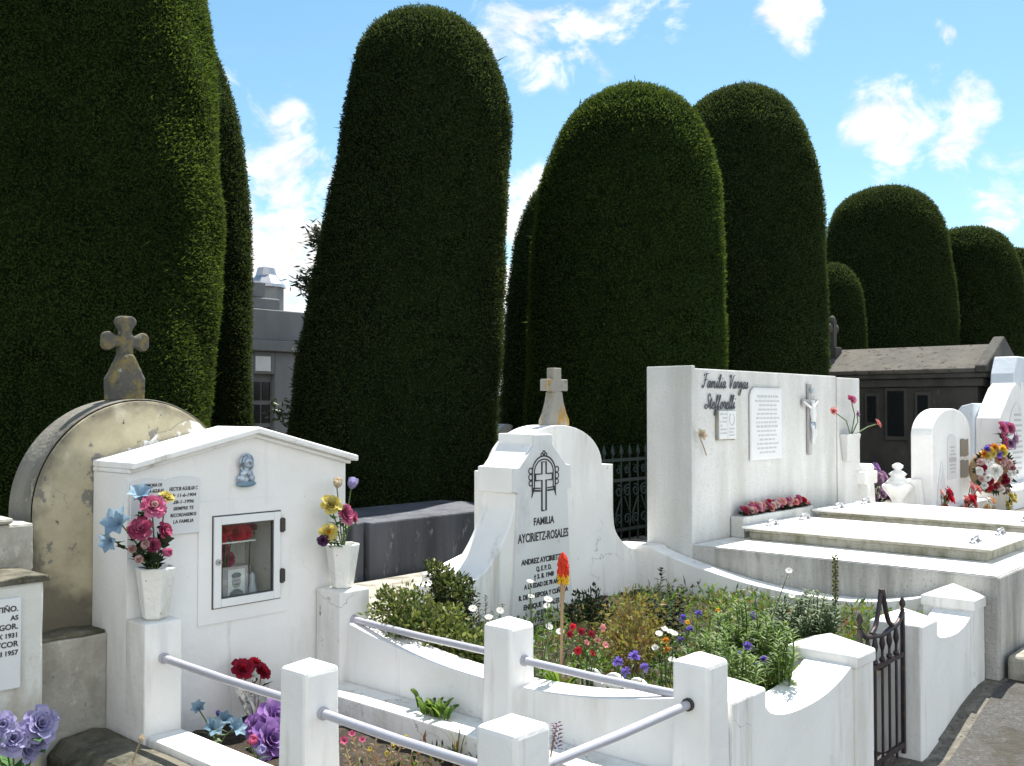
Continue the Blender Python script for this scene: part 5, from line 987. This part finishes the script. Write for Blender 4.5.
def sprigs(name, label, cat, tips, d, leafm, ll, lw, step=.016, stemm='drystem', base_px=None, zb=BED, sr=.0025, droop=.0, ground=None):
    """thin stems with leaves set along them; tips are photo points at a known distance"""
    P = [at(t[0], t[1], d=d + (t[2] if len(t) > 2 else 0)) for t in tips]; cx = sum(p.x for p in P) / len(P); cy = sum(p.y for p in P) / len(P)
    if base_px is not None: q = at(base_px, 650, d=d); cx, cy = q.x, q.y
    rt = thing(name, (cx, cy, zb), label, cat); st = MB(); lf = MB()
    for p in P:
        b = Vector((cx + (p.x - cx) * .35 + random.uniform(-.015, .015), cy + (p.y - cy) * .35, zb)); mid = b.lerp(p, .6) + Vector((random.uniform(-.015, .015), random.uniform(-.015, .015), .012)); pts = smooth_poly([b, mid, p], 4); st.tube(pts, [sr] * (len(pts) - 2) + [sr * .7, sr * .5], 5)
        ln = (p - b).length; n = max(3, int(ln / step))
        for k in range(n):
            t = .12 + .88 * (k + random.random() * .6) / n; i = min(len(pts) - 2, int(t * (len(pts) - 1))); q = pts[i].lerp(pts[i + 1], t * (len(pts) - 1) - i); a = k * 2.4 + random.uniform(-.5, .5); f = ll * (1.15 - .55 * t) * random.uniform(.75, 1.2)
            lf.leaf(q, (math.cos(a), math.sin(a), .45 - droop + random.uniform(-.25, .3)), (0, 0, 1), f, lw * f / ll)
    st.build('stems', stemm, rt); lf.build('leaves', leafm, rt); return rt, P
def blooms_at(rt, P, kind, R, mats, ax=(-.35, -.45, .8), name='flower', jit=.3):
    for p in P: bloom(kind, p, Vector(ax) + Vector((random.uniform(-jit, jit), random.uniform(-jit, jit), random.uniform(-jit, jit))), R * random.uniform(.85, 1.15), [random.choice(mats)] if kind != 'daisy' else mats, rt, name)
# shaded sprigs and daisies at the foot of the headstone
sprigs('dark_sprig', 'dark leafy sprigs standing between the upright bush and the daisies', 'plant', [(478, 604), (486, 596), (492, 612), (503, 604), (508, 618), (480, 622), (497, 628), (470, 616)], 4.5, 'leafdark', .03, .016, .009)
DA = [('white daisies on tall stems in front of the headstone lettering', [(530, 582), (531, 597), (547, 606), (549, 627)], 4.3), ('white daisies between the dark sprigs and the nearer bush', [(473, 609), (489, 618), (500, 611)], 4.25), ('low white daisies beside the red hot poker', [(548, 600), (560, 632)], 4.0)]
for lab, tp, d in DA:
    rt, P = sprigs('daisy_plant', lab, 'daisies', tp, d, 'leafgrey', .045, .01, .03, 'stem'); blooms_at(rt, P, 'daisy', .018, ['p_white', 'p_yellow'])
# red hot poker
def poker():
    b = at(559, 690, u=3.06); d = (b - EYE).dot(FW); t = at(563, 555, d=d); b.z = BED; rt = thing('poker_flower', b, 'tall red and yellow torch flower on a tan stem', 'flower')
    n = at(563, 582, d=d); s = MB(); m = at(562, 606, d=d); s.tube([b, b.lerp(n, .5) + Vector((.004, 0, 0)), m, n], [.0055, .0055, .0065, .012], 9); s.build('stem', 'drystem', rt)
    for nm, mt, z0, z1 in (('red_florets', 'p_poker', .3, 1), ('yellow_florets', 'p_gold', .0, .32)):
        f = MB(); H = t.z - n.z
        for k in range(110 if z0 else 50):
            z = z0 + (z1 - z0) * random.random(); a = random.uniform(0, 6.28); r = .017 * (1 - max(0, z - .7) * 2.8); dr = Vector((math.cos(a), math.sin(a), -1.5)); p = Vector((n.x + (t.x - n.x) * z + math.cos(a) * r * .5, n.y + (t.y - n.y) * z + math.sin(a) * r * .5, n.z + H * z + .01)); f.tube([p, p + dr * .008, p + dr * .014], [.004, .0045, .0035], 5)
        f.build(nm, mt, rt)
    l = MB()
    for k in range(14): a = random.uniform(0, 6.28); l.petal(b, (0, 0, 1), (math.cos(a), math.sin(a), 0), random.uniform(.18, .3), .018, .15, 1.3, 0, .1)
    l.build('leaves', 'leaf', rt)
    l = MB(); l.lathe([(.03, 0), (.026, .012), (.012, .022), (.01, .05)], at(556, 697, u=2.93), 12); l.build('stem_foot', 'white', rt)
poker()
rt, P = sprigs('red_columbine', 'cluster of dark red and pinkish columbine flowers right of the torch flower', 'flowers', [(572, 626), (580, 632), (590, 634), (597, 641), (586, 645), (577, 650), (604, 646), (592, 655), (568, 634), (600, 628)], 4.0, 'leaf', .03, .016, .018, 'stem'); blooms_at(rt, P, 'lily', .02, ['p_red', 'p_darkred', 'p_coral', 'p_red'], (-.3, -.6, .3))
shrub('bronze_bush', 'airy bronze-yellow bush in the middle of the flower bed', 'bush', [(622, 622, 22, 24, 0), (642, 618, 22, 24, .05), (632, 644, 28, 22, -.1), (612, 640, 18, 18, -.1), (630, 602, 11, 11, .05), (654, 640, 15, 18, 0)], 4.3, 1350, .024, .011, 'leafyellow', 632, .2, 7)
shrub('grey_shrub', 'dull grey-green shrub against the shaded wall behind the columbines', 'bush', [(582, 608, 15, 16, 0), (594, 600, 9, 12, 0), (600, 618, 15, 14, 0), (570, 614, 9, 10, 0)], 4.75, 900, .022, .011, 'leafdark', 588, .2, 8)
sprigs('rose_shoots', 'dark glossy rose shoots against the curved wall', 'plant', [(662, 568), (669, 590), (690, 592), (684, 586), (647, 590), (656, 604), (675, 604), (642, 612), (660, 618), (652, 628), (680, 596), (665, 606), (648, 606)], 4.9, 'leafdark', .055, .034, .013)
rt, P = sprigs('marigold_plant', 'orange marigolds and small white flowers left of the corner post', 'flowers', [(666, 641), (667, 650), (674, 634), (659, 634), (655, 648), (672, 660)], 4.1, 'leaf', .035, .014, .014, 'stem'); blooms_at(rt, P[:2], 'pompon', .016, ['p_orange']); blooms_at(rt, P[2:], 'daisy', .016, ['p_white', 'p_yellow'])
CF = [('violet cornflowers at the left of the bed near the scalloped edging', [(618, 662), (634, 657), (626, 672), (645, 668)], 3.75), ('violet cornflowers in front of the dark rose shoots', [(683, 619), (698, 614), (681, 641), (690, 630)], 4.5), ('violet cornflowers at the back of the bed under the curved wall', [(752, 616), (776, 620), (730, 640), (742, 628)], 4.7), ('deep violet cornflowers low in front, above the scooped wall', [(747, 647), (763, 660), (758, 668), (738, 656)], 4.2)]
for lab, tp, d in CF:
    rt, P = sprigs('cornflower', lab, 'flowers', tp, d, 'leafgrey', .045, .008, .02, 'stem', None, BED, .002); blooms_at(rt, P, 'pompon', .022, ['p_violet'])
rt, P = sprigs('white_daisy', 'white daisies among the green stems at the right of the bed', 'daisies', [(789, 571), (735, 657), (792, 596), (752, 650), (664, 629), (670, 632)], 4.5, 'leafgrey', .04, .008, .03, 'stem'); blooms_at(rt, P, 'daisy', .018, ['p_white', 'p_yellow'])
rt, P = sprigs('yellow_poppy', 'small orange-yellow flowers nodding at the back of the bed', 'flowers', [(716, 613), (687, 625), (790, 615)], 4.7, 'leaf', .04, .01, .03, 'stem'); blooms_at(rt, P, 'bud', .02, ['p_gold'])
GR = [('fresh green leafy stems right behind the corner post', [(700, 640), (710, 634), (718, 640), (706, 650), (696, 655)], 4.25), ('bright green leafy stems in the centre right of the bed', [(724, 622), (730, 628), (738, 634), (722, 642), (745, 642)], 4.45), ('tallest bright green leafy stems before the curved wall', [(738, 600), (745, 614), (755, 622), (730, 612), (764, 628), (716, 616)], 4.65),
      ('green leafy stems behind the scooped front wall', [(765, 616), (772, 622), (758, 632), (780, 626), (768, 640)], 4.4), ('yellow-green leafy stems crowding the scooped front wall', [(722, 640), (735, 648), (745, 655), (728, 662), (757, 664)], 4.0), ('green leafy stems low beside the scooped wall dip', [(780, 640), (772, 655), (788, 636), (765, 668), (792, 652)], 4.05)]
for lab, tp, d in GR: sprigs('leafy_plant', lab, 'plant', tp + [(a + random.uniform(-9, 9), b + random.uniform(-8, 8), random.uniform(-.15, .15)) for a, b in tp for _ in range(2)], d, 'leaf', .06, .014, .0075, 'stem', None, BED, .0035, 0, None)[0]['group'] = 'leafy plants of the flower bed'
GG = [('grey-green whorled stems left of the gate post', [(800, 600), (806, 590), (812, 610), (794, 612), (804, 624)], 4.5), ('grey-green whorled stems closest to the gate post', [(818, 592), (826, 600), (832, 612), (838, 606), (822, 622), (812, 630)], 4.5), ('grey-green whorled stems rising behind the bright green ones', [(784, 596), (790, 608), (776, 612), (798, 626)], 4.7)]
for lab, tp, d in GG: sprigs('whorled_plant', lab, 'plant', tp + [(a + random.uniform(-8, 8), b + random.uniform(-6, 10), random.uniform(-.15, .15)) for a, b in tp for _ in range(2)], d, 'leafgrey', .05, .018, .0045, 'stem', None, BED, .003)[0]['group'] = 'leafy plants of the flower bed'
def spire():
    rt, P = sprigs('flower_spire', 'single tall green flower spire rising over the curved wall', 'plant', [(835, 556)], 4.6, 'leafgrey', .03, .01, .007, 'stem', 832, BED, .004); f = MB(); p = P[0]
    for k in range(60): a = k * 2.4; z = k * .005; f.ball((p.x + math.cos(a) * .011, p.y + math.sin(a) * .011, p.z - z), .006, 0, 5)
    f.build('flower_buds', 'leafyellow', rt)
spire()
sprigs('seed_stalks', 'thin dry seed stalks along the curved wall', 'plant', [(741, 588), (776, 590), (801, 590), (861, 606), (820, 590), (716, 596)], 4.75, 'leafyellow', .014, .006, .03, 'drystem', None, BED, .002)
# low growth that covers the soil
def undergrowth(x0, x1, y0, y1, z, n, h, mats, label, seed, L=.035, W=.012):
    rng = np.random.default_rng(seed); x = rng.uniform(x0, x1, n); y = rng.uniform(y0, y1, n); den = .5 + .5 * np.sin(x * 9 + 1.3) * np.sin(y * 8 + .4) + .3 * np.sin(x * 23) * np.sin(y * 19)
    k = rng.random(n) < .35 + .65 * den; x, y, den = x[k], y[k], den[k]; zz = z + rng.random(len(x)) * h * (.35 + .65 * np.clip(den, 0, 1)); D = rng.normal(size=(len(x), 3)) * .8 + np.array([0, 0, .9])
    V, F = diamonds(np.stack([x, y, zz], 1), D, rng.normal(size=(len(x), 3)), L * rng.lognormal(0, .35, len(x)), W * rng.lognormal(0, .3, len(x)))
    tag(npmesh('undergrowth', V, F, mats, rng.integers(0, len(mats), len(F))), label, 'undergrowth', None, 'stuff')
undergrowth(2.99, 5.46, 1.9, 3.5, BED, 15000, .13, ['leaf', 'leafgrey', 'leaf', 'leafyellow', 'leaf'], 'mixed low green growth covering the flower bed', 31)
undergrowth(2.08, 2.68, 1.82, 2.75, .285, 2600, .1, ['leafred', 'leafred', 'leafyellow', 'leaf', 'leafdark'], 'low reddish and yellow ground cover in the railed grave', 32, .028, .009)
# scalloped edging
def scallop():
    for lab, a in (('white scalloped edging piece among the flowers, nearer the red columbines', at(613, 664, u=3.2)), ('white scalloped edging piece beside the corner post', at(661, 681, u=3.12))):
        n = 3 if 'columbines' in lab else 2; rt = thing('scalloped_edging', (a.x, a.y, BED), lab, 'edging', 'white scalloped edging'); b = MB(); prof = [(a.y - n * .055, .42)]; 
        for k in range(n): prof += [(a.y - n * .055 + .11 * k + .055 - .052 * math.cos(t), .515 + .05 * math.sin(t)) for t in np.linspace(0, math.pi, 9)]
        prof += [(a.y + n * .055, .42)]; b.prism(prof, a.x, a.x + .02, 'x'); b.build('panel', 'white', rt, .004)
scallop()
# rosette weed on the step
def weed():
    b = at(437, 706, u=2.735); b.z = .402; rt = thing('rosette_weed', b, 'bright leafy weed growing in the corner of the white step', 'plant'); m = MB()
    for k in range(34): a = random.uniform(0, 6.28); m.petal(b + Vector((random.uniform(-.05, .05) * .4, random.uniform(-.07, .07), 0)), (0, 0, 1), (math.cos(a), math.sin(a), 0), random.uniform(.045, .085), .022, .3, random.uniform(1.0, 1.7), 0, .5)
    q = at(418, 697, u=2.76); q.z = .405
    for k in range(9): a = random.uniform(1.2, 3.2); m.petal(q, (0, 0, 1), (math.cos(a), math.sin(a), 0), .08, .022, .1, 1.0, 0, .4)
    m.build('leaves', 'leaf', rt); s = MB(); s.tube([b, b + Vector((0, 0, .03))], .006, 6); s.build('stem', 'stem', rt)
weed()
def grass_tuft(label, px, py, z, n, h):
    b = at(px, py, z=z); rt = thing('grass_tuft', b, label, 'grass'); m = MB()
    for k in range(n): a = random.uniform(0, 6.28); m.petal(b + Vector((random.uniform(-.03, .03), random.uniform(-.03, .03), 0)), (0, 0, 1), (math.cos(a), math.sin(a), 0), h * random.uniform(.6, 1.2), .006, .1, random.uniform(.5, 1.3), 0, .1)
    m.build('blades', 'leafyellow', rt)
grass_tuft('thin yellow-green grass blades against the step face', 456, 764, .29, 9, .14); grass_tuft('few grass blades at the foot of the pillar under the right vase', 352, 722, .29, 6, .09)
rt, P = sprigs('red_leaf_plant', 'reddish low plant with crimson flowers at the foot of the step', 'plant', [(345, 742), (352, 736), (362, 742), (376, 738), (392, 746), (405, 740), (388, 756), (370, 752), (345, 756), (412, 752)], 3.3, 'leafred', .035, .011, .012, 'drystem', None, .285, .0025)
blooms_at(rt, P[:3], 'lily', .018, ['p_deep']); blooms_at(rt, P[4:8], 'bud', .013, ['p_yellow'])
rt, P = sprigs('plum_spike', 'small dark plum flower spike between the two rails at the bottom', 'flower', [(557, 724)], 3.0, 'leafdark', .012, .006, .02, 'drystem', 557, .285, .003); f = MB(); p = P[0]
for k in range(46): a = k * 2.4; f.leaf((p.x + math.cos(a) * .006, p.y + math.sin(a) * .006, p.z - k * .0017), (math.cos(a), math.sin(a), .3), (0, 0, 1), .016, .01)
f.build('flower_spike', 'p_darkplum', rt)
# ------------------------------------------------------------------ cloth flowers
def vase(x, y, label):
    rt = thing('flower_vase', (x, y, .79), label, 'vase', 'speckled vases on the niche pillars'); b = MB()
    b.lathe([(.045, .001), (.05, .008), (.078, .195), (.07, .2), (.06, .18)], (x, y, .79), 6, 0, 1, 1, False, .3); b.build('cup', 'vase', rt, .004); return rt
vase(1.985, 3.60, 'speckled white faceted vase on the left pillar, holding blue and pink flowers'); vase(2.885, 3.585, 'speckled white faceted vase on the right pillar, holding yellow and pink flowers')
def left_bouquet():
    rt = thing('cloth_bouquet', (1.985, 3.6, .97), 'bouquet of cloth flowers with blue lilies and pink roses in the left vase', 'bouquet'); Y = 3.56; A = lambda px, py, y=Y: at(px, py, v=y)
    bl = [('rose', A(152, 508, 3.54), (-.1, -.8, .5), 0.044, ['p_pink', 'p_pale']), ('rose', A(140, 530), (-.4, -.8, .4), 0.040, ['p_deep', 'p_pink']), ('rose', A(163, 532), (.4, -.8, .3), 0.034, ['p_deep', 'p_pink']), ('rose', A(152, 545), (0, -1, .1), 0.028, ['p_deep']),
          ('lily', A(122, 525), (-.8, -.5, .4), 0.068, ['p_blue']), ('lily', A(140, 500), (-.3, -.5, .9), 0.056, ['p_blue']), ('lily', A(113, 540), (-.9, -.5, -.1), 0.048, ['p_blue']), ('rose', A(166, 499), (.2, -.5, .8), 0.028, ['p_yellow']),
          ('bud', A(131, 549, 3.53), (-.3, -.9, .1), 0.024, ['p_pale']), ('bud', A(142, 546, 3.52), (0, -.9, .3), 0.024, ['p_pale', 'p_pink']), ('bud', A(137, 557, 3.52), (-.2, -1, -.2), 0.024, ['p_pale']), ('bud', A(162, 552, 3.53), (.4, -.9, 0), 0.026, ['p_pink'])]
    stemmed(rt, bl, (1.985, 3.6, .95), 'leafdark', 'stem', 72, .055, .032)
    d = MB()
    for px, py in ((148, 520), (172, 528), (160, 540), (146, 556), (170, 545), (135, 552), (150, 560)): d.leaf(A(px, py, 3.55), rand_dir(.1), (0, -1, 0), .055, .035)
    d.build('dark_leaves', 'leafdark', rt)
left_bouquet()
def right_bouquet():
    rt = thing('cloth_bouquet', (2.885, 3.585, .97), 'upright bouquet of cloth flowers with a lilac bud on top in the right vase', 'bouquet'); Y = 3.56; A = lambda px, py, y=Y: at(px, py, v=y)
    bl = [('bud', A(351, 489), (.1, -.3, 1), 0.036, ['p_lilac']), ('bud', A(337, 488), (-.1, -.3, 1), 0.032, ['p_cream']), ('rose', A(331, 506), (-.4, -.7, .6), 0.043, ['p_yellow']), ('rose', A(344, 515), (.2, -.9, .3), 0.044, ['p_pink']), ('rose', A(352, 518), (.6, -.6, .2), 0.030, ['p_deep', 'p_pink']), ('rose', A(328, 532), (-.4, -.9, .1), 0.036, ['p_yellow', 'p_gold']), ('rose', A(323, 540), (-.5, -.8, -.2), 0.025, ['p_darkplum'])]
    stemmed(rt, bl, (2.885, 3.585, .95), 'fabricleaf', 'stem', 44, .055, .034)
right_bouquet()
def kerb_flowers():
    rt = thing('lilac_roses', (1.45, 3.4, .26), 'big lilac cloth roses at the bottom left corner', 'flowers'); bl = []
    for px, py, r in ((38, 726, .056), (12, 740, .05), (36, 744, .036), (2, 726, .04), (26, 752, .036), (46, 720, .032), (-10, 738, .05)): bl.append(('rose', at(px, py, v=3.45), (random.uniform(-.3, .3), -.9, .5), r, ['p_lilac']))
    stemmed(rt, bl, (1.42, 3.47, .27), 'fabricleaf', 'stem', 14, .09, .045)
    rt = thing('dead_flower', at(135, 752, v=3.3), 'single dried brown flower on the mossy kerb', 'flower'); a = at(128, 757, v=3.25); c = at(140, 742, v=3.28); a.z = .36; s = MB(); s.tube([a, c], .003, 5); s.build('stem', 'drystem', rt); bloom('bud', c, (.3, -.2, 1), .016, ['p_cream'], rt)
kerb_flowers()
def niche_flowers():
    V = 3.42
    rt = thing('red_rose_bouquet', at(248, 740, v=V), 'red rose bouquet in clear wrapping leaning on the niche', 'bouquet'); b = at(256, 738, v=3.5); b.z = .29
    bl = [('rose', at(242, 670, v=3.58), (-.2, -.7, .6), .042, ['p_darkred', 'p_red']), ('rose', at(261, 673, v=3.58), (.3, -.7, .6), .036, ['p_darkred', 'p_red']), ('rose', at(254, 664, v=3.62), (0, -.6, .8), .026, ['p_red']), ('pompon', at(252, 676, v=3.57), (0, -.8, .5), .024, ['p_white'])]
    stemmed(rt, bl, b, 'leafdark', 'drystem', 14, .06, .02)
    w = MB(); ca = at(252, 688, v=3.58); n = 14; top = [ca + Vector((math.cos(k * math.tau / n) * (.07 + .012 * (k % 2)), math.sin(k * math.tau / n) * .045, .012 * (k % 3))) for k in range(n)]; bo = [b + Vector((math.cos(k * math.tau / n) * .02, math.sin(k * math.tau / n) * .015, .02)) for k in range(n)]; md = [top[k].lerp(bo[k], .5) + Vector((math.cos(k * 2.1) * .008, -.004, 0)) for k in range(n)]
    w.add(top + md + bo, [(r * n + k, r * n + (k + 1) % n, (r + 1) * n + (k + 1) % n, (r + 1) * n + k) for r in range(2) for k in range(n)], 0, False); w.build('wrapping', 'wrap', rt)
    rt = thing('teal_lilies', at(215, 740, v=V), 'greyish teal cloth lilies at the foot of the niche by the left pillar', 'flowers'); bl = [('lily', at(232, 731, v=3.36), (.2, -.8, .6), .05, ['p_teal', 'p_blue']), ('lily', at(212, 730, v=3.42), (-.2, -.8, .6), .048, ['p_teal']), ('lily', at(222, 722, v=3.48), (0, -.7, .7), .04, ['p_teal']), ('lily', at(199, 710, v=3.5), (-.5, -.5, .7), .035, ['p_teal']), ('bud', at(218, 716, v=3.5), (0, 0, 1), .014, ['p_violet'])]; b = at(218, 745, v=3.42); b.z = .29
    stemmed(rt, bl, b, 'leafgrey', 'stem', 20, .06, .014)
    rt = thing('purple_cloth_roses', at(270, 740, v=3.3), 'large purple cloth roses beside the rose bouquet', 'flowers'); bl = [('rose', at(272, 722, v=3.35), (.1, -.8, .6), .075, ['p_purple']), ('rose', at(268, 742, v=3.26), (0, -.9, .5), .075, ['p_purple']), ('rose', at(258, 728, v=3.4), (-.4, -.7, .5), .05, ['p_purple', 'p_mauve']), ('lily', at(279, 703, v=3.42), (.2, -.5, .8), .04, ['p_purple']), ('rose', at(284, 735, v=3.3), (.5, -.7, .5), .06, ['p_purple'])]; b = at(272, 755, v=3.32); b.z = .29
    stemmed(rt, bl, b, 'leafdark', 'stem', 12, .06, .03)
    rt = thing('rose_buds', at(257, 760, v=3.1), 'one pink and one blue-white cloth bud by the purple roses', 'flowers'); bl = [('bud', at(251, 745, v=3.17), (0, -.5, .9), .026, ['p_pink', 'p_pale']), ('bud', at(258, 754, v=3.13), (.1, -.7, .7), .026, ['p_lilac'])]; b = at(257, 764, v=3.15); b.z = .29
    stemmed(rt, bl, b, 'fabricleaf', 'stem', 6, .04, .016)
niche_flowers()
